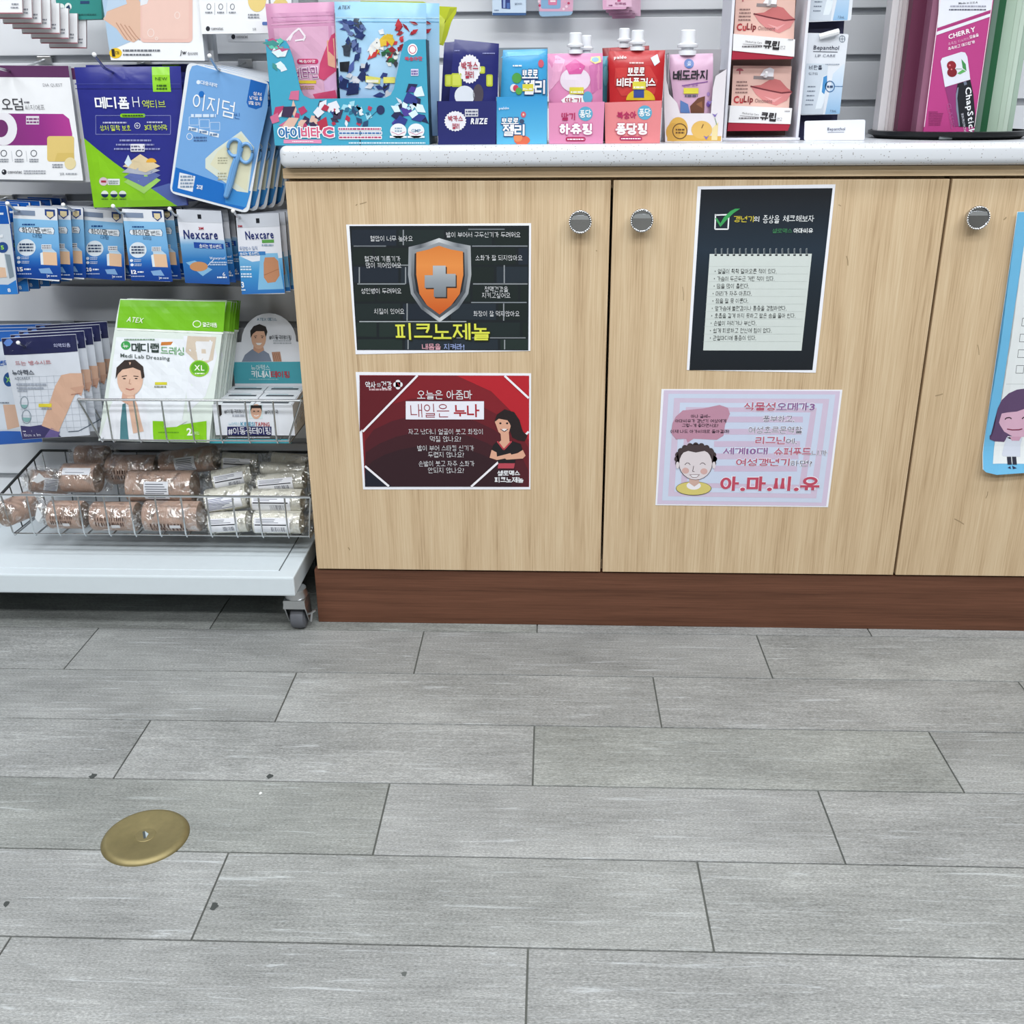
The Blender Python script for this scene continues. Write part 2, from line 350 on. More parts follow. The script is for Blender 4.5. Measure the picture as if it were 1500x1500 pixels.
def hook(pb, ph, yh, pt, yt, label, wall=.1885):
    a = at(*pb, wall); h = at(*ph, yh); e = at(*pt, yt); X = a.x
    T = thing('peg_hook', label, 'hook', rig((X, wall, a.z)), 'chrome peg hooks on the slatted panel')
    MB().bbox(-.012, .012, -.004, .001, -.007, .006, M_STEEL, .0008).box(-.012, .012, .001, .010, .003, .0055, M_STEEL).build('bracket', T)
    D = Vector((X, wall, a.z)); p = [Vector((X, wall-.003, a.z))-D, Vector((X, h.y, h.z))-D, Vector((X, (h.y+e.y)/2-.003, (h.z*.75+e.z*.25)))-D, Vector((X, e.y, e.z))-D]
    MB().tube(p, .0021, M_WIRE).build('wire', T, True); MB().sphere(p[-1], .0034, M_WCARD).build('tip', T, True)
# ---------------------------------------------------------------- lettering: Hangul built stroke by stroke, Latin from the built-in typeface
CON = {
 'ㄱ': [[(0, 1), (1, 1), (.97, .5), (.8, 0)]], 'ㄴ': [[(0, 1), (0, .04), (1, .04)]], 'ㄷ': [[(1, 1), (0, 1), (0, .03), (1, .03)]],
 'ㄹ': [[(0, 1), (1, 1), (1, .52), (0, .52), (0, 0), (1, 0)]], 'ㅁ': [[(0, 1), (1, 1), (1, 0), (0, 0), (0, 1)]],
 'ㅂ': [[(0, 1), (0, 0), (1, 0), (1, 1)], [(0, .55), (1, .55)]], 'ㅅ': [[(.5, 1), (.44, .62), (0, 0)], [(.46, .62), (1, 0)]], 'ㅇ': 'O',
 'ㅈ': [[(.03, 1), (.97, 1)], [(.5, 1), (.43, .6), (0, 0)], [(.46, .58), (1, 0)]],
 'ㅊ': [[(.3, 1.04), (.7, 1.04)], [(.03, .76), (.97, .76)], [(.5, .76), (.43, .46), (0, 0)], [(.46, .44), (1, 0)]],
 'ㅋ': [[(0, 1), (1, 1), (.97, .5), (.8, 0)], [(0, .52), (.96, .56)]], 'ㅌ': [[(1, 1), (0, 1), (0, 0), (1, 0)], [(0, .51), (1, .51)]],
 'ㅍ': [[(0, 1), (1, 1)], [(0, 0), (1, 0)], [(.28, 1), (.28, 0)], [(.72, 1), (.72, 0)]], 'ㅎ': [[(.3, 1.03), (.7, 1.03)], [(0, .8), (1, .8)], 'o']}
DBL = {'ㄲ': 'ㄱㄱ', 'ㄸ': 'ㄷㄷ', 'ㅃ': 'ㅂㅂ', 'ㅆ': 'ㅅㅅ', 'ㅉ': 'ㅈㅈ', 'ㄳ': 'ㄱㅅ', 'ㄵ': 'ㄴㅈ', 'ㄶ': 'ㄴㅎ', 'ㄺ': 'ㄹㄱ', 'ㄻ': 'ㄹㅁ', 'ㄼ': 'ㄹㅂ', 'ㄽ': 'ㄹㅅ', 'ㄾ': 'ㄹㅌ', 'ㄿ': 'ㄹㅍ', 'ㅀ': 'ㄹㅎ', 'ㅄ': 'ㅂㅅ'}
VER = {'ㅏ': [[(.3, 0), (.3, 1)], [(.3, .52), (1, .52)]], 'ㅑ': [[(.3, 0), (.3, 1)], [(.3, .66), (1, .66)], [(.3, .38), (1, .38)]], 'ㅓ': [[(.8, 0), (.8, 1)], [(0, .52), (.8, .52)]],
 'ㅕ': [[(.8, 0), (.8, 1)], [(0, .66), (.8, .66)], [(0, .38), (.8, .38)]], 'ㅣ': [[(.6, 0), (.6, 1)]], 'ㅐ': [[(.2, .03), (.2, .97)], [(.9, 0), (.9, 1)], [(.2, .52), (.9, .52)]],
 'ㅒ': [[(.2, .03), (.2, .97)], [(.9, 0), (.9, 1)], [(.2, .66), (.9, .66)], [(.2, .4), (.9, .4)]], 'ㅔ': [[(.42, .03), (.42, .97)], [(.95, 0), (.95, 1)], [(-.1, .52), (.42, .52)]],
 'ㅖ': [[(.42, .03), (.42, .97)], [(.95, 0), (.95, 1)], [(-.1, .66), (.42, .66)], [(-.1, .4), (.42, .4)]]}
HOR = {'ㅗ': [[(0, .12), (1, .12)], [(.5, .12), (.5, 1)]], 'ㅛ': [[(0, .12), (1, .12)], [(.32, .12), (.32, 1)], [(.68, .12), (.68, 1)]], 'ㅜ': [[(0, .85), (1, .85)], [(.5, .85), (.5, 0)]],
 'ㅠ': [[(0, .85), (1, .85)], [(.32, .85), (.32, 0)], [(.68, .85), (.68, 0)]], 'ㅡ': [[(0, .42), (1, .42)]]}
CMP = {'ㅘ': 'ㅗㅏ', 'ㅙ': 'ㅗㅐ', 'ㅚ': 'ㅗㅣ', 'ㅝ': 'ㅜㅓ', 'ㅞ': 'ㅜㅔ', 'ㅟ': 'ㅜㅣ', 'ㅢ': 'ㅡㅣ'}
INI = 'ㄱㄲㄴㄷㄸㄹㅁㅂㅃㅅㅆㅇㅈㅉㅊㅋㅌㅍㅎ'
VOW = 'ㅏㅐㅑㅒㅓㅔㅕㅖㅗㅘㅙㅚㅛㅜㅝㅞㅟㅠㅡㅢㅣ'
FINAL = ' ㄱㄲㄳㄴㄵㄶㄷㄹㄺㄻㄼㄽㄾㄿㅀㅁㅂㅄㅅㅆㅇㅈㅊㅋㅌㅍㅎ'
def stroke(vs_, fs, pts, w):
    """a ribbon with mitred corners"""
    P = [Vector(p) for p in pts]; cl = (P[0]-P[-1]).length < 1e-6; 
    if cl: P = P[:-1]
    n = len(P); L = []; R = []
    for i in range(n):
        a = P[i-1] if (i or cl) else None; b = P[(i+1) % n] if (i < n-1 or cl) else None; p = P[i]
        d1 = (p-a).normalized() if a is not None else (b-p).normalized(); d2 = (b-p).normalized() if b is not None else d1
        e = (d1*(w/2) if b is None else (-d2*(w/2) if a is None else Vector((0, 0))))*.55
        n1, n2 = Vector((-d1.y, d1.x)), Vector((-d2.y, d2.x)); m = n1+n2; m = m*(2/max(.8, m.length_squared)) if m.length > .2 else n1
        L.append(p+e+m*w/2); R.append(p+e-m*w/2)
    o = len(vs_); k_ = (len(fs) % 7)*.05; vs_ += [(q.x, q.y, k_) for q in L]+[(q.x, q.y, k_) for q in R]
    fs += [(o+i, o+(i+1) % n, o+n+(i+1) % n, o+n+i) for i in range(n if cl else n-1)]
def oval(vs_, fs, x0, y0, x1, y1, w, n=18):
    o = len(vs_); cx, cy, rx, ry = (x0+x1)/2, (y0+y1)/2, (x1-x0)/2, (y1-y0)/2
    for s in (w/2, -w/2): vs_ += [(cx+(rx+s)*math.cos(2*math.pi*k/n), cy+(ry+s)*math.sin(2*math.pi*k/n), .35) for k in range(n)]
    fs += [(o+k, o+(k+1) % n, o+n+(k+1) % n, o+n+k) for k in range(n)]
def jamo(vs_, fs, g, box, w):
    x0, y0, x1, y1 = box
    if g in DBL:
        k = (x1-x0); e = w*.75; jamo(vs_, fs, DBL[g][0], (x0, y0, x0+k/2-e, y1), w*.9); jamo(vs_, fs, DBL[g][1], (x0+k/2+e, y0, x1, y1), w*.9); return
    S = CON.get(g) or VER.get(g) or HOR.get(g)
    if S == 'O': oval(vs_, fs, x0+.01, y0, x1-.01, y1, w); return
    for s in S:
        if s == 'o': oval(vs_, fs, x0+(x1-x0)*.16, y0, x1-(x1-x0)*.16, y0+(y1-y0)*.56, w)
        else: stroke(vs_, fs, [(x0+(x1-x0)*x, y0+(y1-y0)*y) for x, y in s], w)
def syllable(ch, bold):
    c = ord(ch)-0xAC00; i, v, f = INI[c//588], VOW[c % 588//28], FINAL[c % 28]; w = max(.05, .082+1.8*bold); vs_ = []; fs = []; F_ = f != ' '
    if v in VER:
        jamo(vs_, fs, i, (.07, .47, .52, .93) if F_ else (.06, .16, .53, .88), w); jamo(vs_, fs, v, (.62, .42, .96, 1) if F_ else (.62, 0, .97, 1), w)
    elif v in HOR:
        jamo(vs_, fs, i, (.2, .64, .8, .96) if F_ else (.17, .45, .83, .93), w); jamo(vs_, fs, v, (.02, .4, .98, .56) if F_ else (.02, .05, .98, .34), w)
    else:
        a, b = CMP[v]; jamo(vs_, fs, i, (.1, .66, .54, .96) if F_ else (.1, .48, .55, .92), w); jamo(vs_, fs, a, (.04, .43, .62, .57) if F_ else (.04, .12, .64, .36), w); jamo(vs_, fs, b, (.66, .42, .97, 1) if F_ else (.66, 0, .97, 1), w)
    if F_: jamo(vs_, fs, f, (.2, 0, .88, .27), w)
    return 1.08, vs_, fs
_T = {}
def glyph(ch, bold):
    k = (ch, bold)
    if k in _T: return _T[k]
    if 0xAC00 <= ord(ch) <= 0xD7A3: _T[k] = syllable(ch, bold); return _T[k]
    c = bpy.data.curves.new('t', 'FONT'); c.body = ch; c.offset = bold; c.resolution_u = 2; c.fill_mode = 'FRONT'
    o = bpy.data.objects.new('t', c); COL.objects.link(o); dg = bpy.context.evaluated_depsgraph_get(); dg.update()
    me = bpy.data.meshes.new_from_object(o.evaluated_get(dg)); vs_ = [(v.co.x*1.25, v.co.y*1.25) for v in me.vertices]; fs = [tuple(p.vertices) for p in me.polygons]
    bpy.data.objects.remove(o); bpy.data.curves.remove(c); bpy.data.meshes.remove(me)
    x0 = min(p[0] for p in vs_); x1 = max(p[0] for p in vs_)
    _T[k] = (x1-x0+.12, [(x-x0+.03, y, 0) for x, y in vs_], fs); return _T[k]
def glyphs(body, bold):
    k = ('line', body, bold)
    if k in _T: return _T[k]
    x = 0; vs_ = []; fs = []
    for ch in body:
        if ch == ' ': x += .36; continue
        adv, f, t = glyph(ch, bold); o = len(vs_); vs_ += [(p[0]+x, p[1], p[2]) for p in f]; fs += [tuple(i+o for i in q) for q in t]; x += adv
    xs = [p[0] for p in vs_]; ys = [p[1] for p in vs_]; x0, x1, y0, y1 = min(xs), max(xs), min(ys), max(ys)
    _T[k] = ([((a-x0)/max(x1-x0, 1e-6), (b-y0)/max(y1-y0, 1e-6)-.5, c) for a, b, c in vs_], fs); return _T[k]
# ================================================================ setting
RX0, RX1, RY0, RY1 = -2.9, 2.9, -4.6, .42
FA = .0034
fl = struct(MB().box(RX0, RX1, RY0, RY1, -.05, -.003, M_GROUT).build('floor')); fl.rotation_euler.z = FA
TL, TW, Y0 = .6, .15, -.0251
tile = MB().bbox(.0011, TL-.0011, -TW+.0011, -.0011, -.003, 0, M_TILE, .0009).data('floor_tile')
for r in range(-3, 25):
    xo = -.826-.2*r+.4*0
    xo = {0: -.826, 1: -.4247, 2: -.6204, 3: -.2227, 4: -.4093}.get(r, -.0204-.2*(r-2))
    k0 = math.floor((RX0-xo)/TL)+1; k = k0
    while xo+(k+1)*TL <= RX1 and Y0-(r+1)*TW > RY0+.05:
        if Y0-r*TW <= RY1-.02:
            o = link('floor_tile', tile, fl); o.location = (xo+k*TL, Y0-r*TW, 0)
        k += 1
ce = struct(MB().box(RX0, RX1, RY0, RY1, CEIL, CEIL+.05, M_CEIL).build('ceiling'))
struct(MB().box(RX0-.05, RX0, RY0, RY1, -.003, CEIL, M_WALL).build('wall_left'))
struct(MB().box(RX1, RX1+.05, RY0, RY1, -.003, CEIL, M_WALL).build('wall_right'))
struct(MB().box(RX0, RX1, RY0-.05, RY0, -.003, CEIL, M_FRONT).build('wall_front'))
SP, GH = .075, .0115
def slat_mesh(x0, x1, h):
    # front face with a small lip along both edges
    return MB().bbox(x0, x1, 0, .0095, 0, h, M_SLAT, .0012).data('slat')
wb = MB().box(RX0, RX1, .3605, .42, -.003, CEIL, M_GROOVE).build('wall_back'); struct(wb)
sm = slat_mesh(-.42, 2.6, SP-GH)
for k in range(-16, 4):
    o = link('slat', sm, wb); o.location = (0, .35, 1.0424-SP*k)
    if k == -16: break
for k in range(-15, 4):
    o = link('slat', sm, wb); o.location = (0, .35, 1.0424-SP*k)
# ---------------------------------------------------------------- counter
WZ = .8335
wt = thing('worktop', 'long white speckled worktop with rounded edge over the oak cabinets', 'worktop', rig((0, 0, .801)))
bm = bmesh.new(); bmesh.ops.create_cube(bm, size=1)
for v in bm.verts: v.co = (.69+v.co.x*2.22, .163+v.co.y*.366, .01625+v.co.z*.0325)
bmesh.ops.bevel(bm, geom=[e for e in bm.edges if not (e.verts[0].co.y > .3 and e.verts[1].co.y > .3)], offset=.0105, segments=5, affect='EDGES', profile=.5)
me = bpy.data.meshes.new('slab'); bm.to_mesh(me); bm.free(); me.materials.append(M_TOP)
me.polygons.foreach_set('use_smooth', [True]*len(me.polygons)); me.set_sharp_from_angle(angle=math.radians(50)); link('slab', me, wt)
MB().bbox(-.4206, 1.78, -.0005, .33, -.0165, -.0015, M_OAKH, .0006).build('apron', wt)
DB, DT = .1105, .783
kn = MB()
kn.lathe([(.0, -.001), (.0135, -.001), (.0145, -.010), (.0176, -.013), (.0182, -.016), (.0172, -.0185), (.0158, -.019), (.0150, -.0175), (.0, -.0172)], M_CHROME, 36, 'y')
for k in range(30):
    a = 2*math.pi*k/30
    kn.sphere((.0166*math.cos(a), -.0186, .0166*math.sin(a)), .0015, M_CHROME, 6)
kn.add([(-.0148, -.0174, .0035), (.0148, -.0174, .0035), (.0110, -.0205, .0100), (-.0110, -.0205, .0100)], [(0, 1, 2, 3)], M_STEEL)
knob_me = kn.data('knob', True)
def cabinet(x0, x1, doors, label):
    t = thing('base_cabinet', label, 'cabinet', rig(((x0+x1)/2, .17, .107)), 'oak counter cabinets'); cx = (x0+x1)/2
    b = MB(); w = (x1-x0)/2-.004
    for q in ((-w, -w+.018), (w-.018, w)): b.box(q[0], q[1], -.1495, .17, .0005, .6755, M_OAK)
    b.box(-w+.018, w-.018, .16, .17, .0005, .6755, M_OAK).box(-w+.018, w-.018, -.1495, .16, .0005, .018, M_OAK).box(-w+.018, w-.018, -.1495, .16, .66, .6755, M_OAK)
    b.build('carcass', t)
    for a, c, kx, kz in doors:
        d = MB().bbox(a-cx+.0021, c-cx-.0021, -.17, -.152, DB-.107, DT-.107-.003, M_OAK, .0008).build('door', t)
        if kx is not None:
            k = link('knob', knob_me, d, 'round chrome cup knob with beaded rim'); k.location = (kx-cx, -.17, kz-.107)
    return t
def kpos(px, py): p = at(px, py, -.015); return p.x, p.z
k1, k2, k3 = kpos(850, 325), kpos(940, 323), kpos(1432, 319)
cabinet(-.4206, .6119, [(-.4206, .0942, *k1), (.0942, .6119, *k2)], 'two-door pale oak base cabinet with four posters, beside the wire baskets')
cabinet(.6119, 1.647, [(.6119, 1.13, *k3), (1.13, 1.647, None, 0)], 'pale oak base cabinet at the right edge with the blue poster')
tag(MB().bbox(-.4255, 1.75, .004, .022, 0, .1065, M_PLINTH, .0008).build('kick_plate'), 'dark walnut kick plate running along the floor under the oak cabinets', 'kick plate')
# ---------------------------------------------------------------- gondola
go = thing('display_gondola', 'white wheeled display stand with grey slatted back panel, left of the counter', 'display stand', rig((-1.15, .19, 0)))
GX = -1.15
def gx(x): return x-GX
sm = slat_mesh(gx(-1.9), gx(-.434), SP-GH)
for k in range(-5, 12):
    o = link('slat', sm, go); o.location = (0, 0, .9713-SP*k)
MB().box(gx(-1.9), gx(-.434), .0105, .045, .1, 1.41, M_GROOVE).build('back_panel', go)
MB().bbox(gx(-.4335), gx(-.43), -.001, .05, .1, 1.41, M_SLAT, .0005).build('end_trim', go)
dk = MB().bbox(gx(-1.9), gx(-.447), -.2495, .045, .084, .1205, M_WHITEM, .003).build('deck', go)
MB().bbox(gx(-1.87), gx(-.478), -.222, -.002, .119, .1213, M_WHITEM, .0006).build('deck_panel', dk)
MB().box(gx(-.4805), gx(-.4784), -.222, -.002, .119, .1214, plain('dark_seam', '#50565a', .6)).build('deck_seam', dk)
def caster(x, y):
    c = MB(); c.lathe([(.0, .0835), (.019, .0835), (.019, .079), (.0215, .073), (.0205, .067), (.016, .066), (.0, .066)], M_STEEL, 20, c=(x, y, 0)); 
    ca = c.build('caster', go, True)
    fk = MB()
    fk.prism([(x-.0185, .0665), (x+.0185, .0665), (x+.0205, .05), (x-.0205, .05)], y-.02, y+.016, M_STEEL)
    for s in (-1, 1):
        yy = [(-.021, .066), (.018, .066), (.026, .026), (.02, .012), (.006, .012), (-.014, .045)]
        o = len(fk.v); pts = [(x+s*.0175, y+a, b) for a, b in yy]+[(x+s*.0195, y+a, b) for a, b in yy]; n = len(yy)
        fk.add(pts, [tuple(range(n)), tuple(range(n, 2*n))[::-1]]+[(i, (i+1) % n, n+(i+1) % n, n+i) for i in range(n)], M_STEEL)
    fk.build('fork', ca)
    MB().lathe([(0, -.0135), (.017, -.0135), (.0215, -.011), (.0225, -.004), (.0225, .004), (.0215, .011), (.017, .0135), (0, .0135)], M_RUBBER, 28, 'x', (x, y+.008, .0225)).build('wheel', ca, True)
    MB().tube([(x+.018, y, .03), (x+.027, y-.004, .036), (x+.034, y-.004, .041)], .0022, M_STEEL).tube([(x+.027, y-.004, .036), (x+.024, y-.004, .018)], .0022, M_STEEL).build('brake_lever', ca)
caster(gx(-.4555), -.2135); caster(gx(-1.8), -.2135); caster(gx(-.4555), .02)
# ---------------------------------------------------------------- brass floor plate
p = on_floor(213, 1224, .003)
fp = thing('floor_cover_plate', 'round aged brass cover plate with central slotted cap, set on the tiles', 'floor plate', rig((p.x, p.y, 0)))
MB().lathe([(.0152, .0040), (.0165, .0046), (.044, .0046), (.0475, .0056), (.051, .0052), (.0545, .0026), (.056, .0003), (.056, 0), (.0152, 0)], M_BRASS, 64).build('disc', fp, True)
MB().lathe([(.0, .0044), (.0128, .0044), (.0138, .0036), (.0138, .0002), (0, .0002)], M_BRASS, 40).build('centre_cap', fp, True)
MB().lathe([(.0138, .0012), (.0152, .0012), (.0152, .0002), (.0138, .0002)], M_BLACK, 40).build('groove', fp)
MB().box(-.0028, .0002, -.0075, .0075, .0040, .0047, plain('dark_slot', '#3f4646', .5)).build('slot', fp).rotation_euler.z = .45
MB().add([(.0003, -.0075, .0047), (.0042, .0, .0047), (.0003, .0075, .0047)], [(0, 1, 2)], plain('painted_glint', '#b9c6cc', .4, .4)).build('slot_glint', fp).rotation_euler.z = .45  # glint beside the slot, painted in as a pale flat triangle
for px_, py_, rr, cc in ((136, 1135, .006, '#3c403f'), (394, 1136, .005, '#3c403f'), (312, 1326, .006, '#3c403f'), (8, 1322, .005, '#3c403f'), (380, 1161, .0025, '#d8dad8'), (589, 1426, .004, '#565a58')):
    p = on_floor(px_, py_); rn = random.Random(px_); n = 11; mk = MB()
    mk.add([(p.x+rr*rn.uniform(.5, 1.1)*math.cos(2*math.pi*k/n), p.y+rr*1.3*rn.uniform(.5, 1.1)*math.sin(2*math.pi*k/n), .0003) for k in range(n)], [tuple(range(n))], plain('chip_'+cc[1:], cc, .9)); mk.build('chip_mark', fl)
# ================================================================ posters on the cabinet doors
def poster(name, label, quad, tint='#eceef6', y=-.0006):
    P = [at(a, b, y) for a, b in quad]; c = (P[2]+P[3])/2; M = rig((c.x, y, c.z))
    t = thing(name, label, 'poster', M); A = Art(M)
    pts = [A.pt(q) for q in quad]
    MB().prism(pts[::-1], 0, .0004, mat(tint)).build('sheet', t)
    return t, M
# --- shield poster
q = [(507, 329), (778, 327), (777, 514), (521, 519)]
t, M = poster('poster', 'dark brick wall poster with orange shield and yellow Korean lettering', q)
A = Art(M, 490, 310, 3.571)
A.poly([(78, 75), (1018, 73), (1014, 726), (118, 724)], '#141b20')
br = random.Random(4)
for r, (ya, yb) in enumerate([(95, 178), (190, 276), (288, 372), (384, 470), (482, 566), (580, 655), (668, 722)]):
    x = 82+ya*.055-(r % 2)*130
    while x < 1010:
        w = 236; a, b = max(x, 84+ya*.055), min(x+w, 1012)
        if b-a > 25: A.poly([(a, ya), (b, ya+br.uniform(-2, 2)), (b, yb), (a, yb+br.uniform(-3, 3))], br.choice(['#1a2627', '#1e2c29', '#15201f', '#1b2430', '#202a33']), 2)
        x += w+14
for x, y, w, c in [(720, 180, 290, '#7f858c'), (725, 378, 285, '#8c9196'), (100, 180, 170, '#6d737a'), (715, 475, 290, '#7b8288'), (130, 575, 560, '#9aa0a4'), (120, 378, 250, '#8c9398'), (540, 660, 460, '#7b8085'), (700, 92, 190, '#70767c'), (300, 280, 90, '#868c90')]:
    A.rect(x, y-3, x+w, y+3, c, 3)
for x, y0, y1 in [(888, 280, 378), (130, 290, 378), (372, 290, 378), (885, 480, 570), (380, 480, 570), (360, 95, 175), (890, 670, 720), (385, 670, 720)]: A.rect(x-3, y0, x+3, y1, '#8d9297', 3)
sh = lambda k, dy=0: [(545+(x-545)*k, 355+(y-355)*k+dy) for x, y in [(547, 138), (620, 160), (712, 178), (716, 330), (700, 430), (650, 505), (550, 578), (455, 510), (400, 430), (385, 330), (388, 185), (470, 165)]]
A.poly(sh(1.0), ('x', -.06, .06, [(0, '#a9aeb4'), (.25, '#5a5f66'), (.5, '#c5c9cd'), (.75, '#6b7178'), (1, '#b6babe')]), 4).poly(sh(.9), ('z', .1, .2, [(0, '#4a4f56'), (1, '#9aa0a6')]), 5).poly(sh(.8), '#23272c', 6)
A.poly([(546, 178), (610, 198), (672, 208), (674, 330), (655, 430), (610, 490), (550, 538), (485, 490), (445, 430), (428, 330), (428, 212), (490, 198)], ('z', .07, .19, [(0, '#c25a22'), (.6, '#dd8a45'), (1, '#c9702f')]), 7)
cr = lambda dx, dy: [(515+dx, 282+dy), (582+dx, 282+dy), (582+dx, 325+dy), (634+dx, 325+dy), (634+dx, 392+dy), (584+dx, 392+dy), (584+dx, 446+dy), (520+dx, 446+dy), (520+dx, 398+dy), (472+dx, 398+dy), (472+dx, 332+dy), (515+dx, 332+dy)]
A.poly(cr(6, 7), '#3a2a22', 8).poly(cr(0, 0), ('z', .08, .15, [(0, '#5c636a'), (.5, '#8b9299'), (1, '#b9bec3')]), 9)
W = '#e4e6ea'
for s, x0, x1, y in [('혈압이 너무 높아요', 188, 410, 140), ('발이 부어서 구두신기가 두려워요', 585, 973, 120), ('혈관에 기름기가', 158, 345, 246), ('많이 끼어있어요', 165, 350, 280), ('소화가 잘 되지않아요', 737, 983, 241), ('성인병이 두려워요', 140, 350, 414), ('정맥건강을', 786, 908, 405), ('지키고싶어요', 772, 920, 437), ('치질이 있어요', 208, 366, 521), ('화장이 잘 먹지않아요', 727, 968, 533)]:
    A.text(s, x0, y, x1, y, 29, W, -.006, 10)
A.text('피크노제놀', 324, 632, 818, 632, 96, '#20240f', .05, 10).text('피크노제놀', 320, 627, 812, 627, 90, '#d8dc4e', .02, 11)
A.text('내몸을', 458, 706, 556, 706, 32, '#cf9aa6', .03, 10).text('지켜라!', 572, 706, 680, 706, 32, '#8c9bc8', .03, 10)
A.build(t)
# --- red poster
q = [(521, 545), (778, 547), (777, 717), (532, 717)]
t, M = poster('poster', 'red landscape poster with a dark haired woman folding her arms', q)
A = Art(M, 490, 310, 3.571)
A.poly([(130, 855), (1018, 858), (1018, 1440), (160, 1436)], '#7e1c26')
A.poly([(640, 858), (1018, 858), (1018, 1200), (930, 1050), (820, 940)], '#b3202c', 2)
for k, (ry, c) in enumerate([(470, '#651a24'), (380, '#4f1a24'), (290, '#3d1a22'), (215, '#301820')]):
    A.poly([(max(160, 520-560*math.cos(a/14*math.pi)*(.5+ry/940)) if True else 0, 1438-ry*math.sin(a/14*math.pi)) if 520-560*math.cos(a/14*math.pi)*(.5+ry/940) < 1015 else (1015, 1438-ry*math.sin(a/14*math.pi)) for a in range(15)], c, 3+k)
A.poly([(160, 1330), (300, 1436), (160, 1436)], '#1b1c2a', 7).poly([(132, 1150), (132, 860), (430, 860)], '#5f1721', 6)
for p0, p1 in [((435, 856), (148, 1150)), ((890, 858), (1016, 975)), ((160, 1330), (285, 1436)), ((715, 1438), (868, 1300)), ((985, 1180), (1016, 1150))]: A.line([p0, p1], 11, '#eceaf0', 8)
A.text('약사', 162, 906, 216, 906, 36, W, .02, 9).text('와', 222, 906, 243, 906, 22, W, 0, 9).text('건강', 246, 906, 300, 906, 38, W, .02, 9)
A.rrect(308, 891, 357, 917, 12, W, 9).rrect(320, 879, 345, 929, 12, W, 9).line([(330, 895), (342, 912)], 6, '#8a1f28', 10)
A.fill(182, 922, 298, 938, 1, '#c9a9ae')
A.text('오늘은 아줌마', 432, 957, 720, 957, 48, W, .004, 9)
A.rect(373, 991, 782, 1086, '#e8e8f2', 9).text('내일은', 398, 1040, 600, 1040, 72, '#8c2030', -.008, 10).text('누나', 624, 1040, 758, 1040, 68, '#a32432', .03, 10)
for s, x0, x1, y in [('자고 났더니 얼굴이 붓고 화장이', 388, 775, 1150), ('먹질 않나요?', 500, 662, 1188), ('발이 부어 스타킹 신기가', 434, 730, 1236), ('두렵지 않나요?', 490, 677, 1270), ('손발이 붓고 자주 소화가', 440, 732, 1317), ('안되지 않나요?', 490, 677, 1352)]:
    A.text(s, x0, y, x1, y, 30, W, -.008, 9)
A.text('셀로맥스', 852, 1367, 970, 1367, 28, W, .05, 9).text('피크노제놀', 838, 1402, 988, 1402, 30, W, .05, 9)
SK = '#d9a58c'
A.poly([(850, 1060), (890, 1033), (940, 1048), (968, 1090), (985, 1150), (1010, 1170), (995, 1200), (960, 1195), (930, 1180), (905, 1110), (850, 1080)], '#241a1c', 9)
A.poly([(868, 1150), (912, 1150), (915, 1200), (940, 1215), (890, 1262), (850, 1215), (872, 1195)], SK, 10)
A.poly([(838, 1095), (850, 1072), (905, 1078), (922, 1120), (912, 1155), (885, 1178), (858, 1150)], SK, 11)
A.poly([(836, 1100), (848, 1065), (880, 1052), (925, 1085), (932, 1130), (905, 1090), (860, 1082)], '#241a1c', 12)
A.ell(868, 1106, 6, 5, '#2a2022', 12).ell(903, 1106, 6, 5, '#2a2022', 12).ell(889, 1141, 16, 7, '#e8e4e4', 12).line([(868, 1136), (889, 1150), (908, 1136)], 4, '#8c3038', 12)
A.poly([(830, 1220), (852, 1198), (888, 1245), (928, 1198), (975, 1215), (985, 1250), (948, 1262), (945, 1315), (856, 1315), (846, 1260), (822, 1252)], '#1e1a1e', 11)
A.line([(852, 1200), (886, 1244), (926, 1200)], 8, '#b8404c', 12)
A.poly([(822, 1245), (848, 1258), (850, 1280), (920, 1262), (935, 1282), (850, 1298), (812, 1286)], SK, 12).poly([(985, 1245), (958, 1262), (880, 1280), (900, 1296), (985, 1290), (1000, 1275)], SK, 13)
A.poly([(858, 1315), (944, 1315), (938, 1342), (854, 1342)], '#b44654', 12)
A.build(t)
# --- checklist poster
q = [(1022, 273), (1224, 270), (1195, 546), (1006, 542)]
t, M = poster('poster', 'black portrait checklist poster with a spiral notepad and green tick', q)
A = Art(M, 990, 260, 5)
A.poly([(184, 87), (1148, 78), (1000, 1410), (99, 1411)], ('z', .0, .28, [(0, '#12181f'), (.55, '#18242f'), (.7, '#1d2c3a'), (1, '#11161d')]))
A.poly([(248, 560), (996, 558), (920, 1268), (200, 1266)], '#cdd5d2', 2)
for k in range(16):
    x = 292+k*44.4; A.rect(x-9, 562, x+9, 574, '#1a1f24', 3).line([(x-3, 566), (x-5, 522)], 3.5, '#9ea6aa', 4).line([(x+4, 566), (x+3, 522)], 3.5, '#6a7276', 4).line([(x-5, 522), (x+4, 520)], 3, '#b5bcc0', 4)
for k in range(11):
    y = 650+k*55; x0 = 240-k*4.2; A.rect(x0, y, x0+735-k*2, y+1.6, '#b3bbb9', 3)
TX = ['얼굴이 확확 달아오른 적이 있다.', '가슴이 두근두근 거린 적이 있다.', '땀을 많이 흘린다.', '머리가 자주 아프다.', '잠을 잘 못 이룬다.', '앞가슴에 불편감이나 통증을 경험하였다.', '호흡을 길게 하지 못하고 짧은 숨을 몰아 쉰다.', '손발이 저리거나 부신다.', '쉽게 피로하고 전신에 힘이 없다.', '관절마디에 통증이 있다.']
X1 = [738, 722, 536, 556, 530, 810, 876, 590, 702, 588]; X0 = [308, 302, 300, 293, 291, 287, 283, 278, 273, 272]
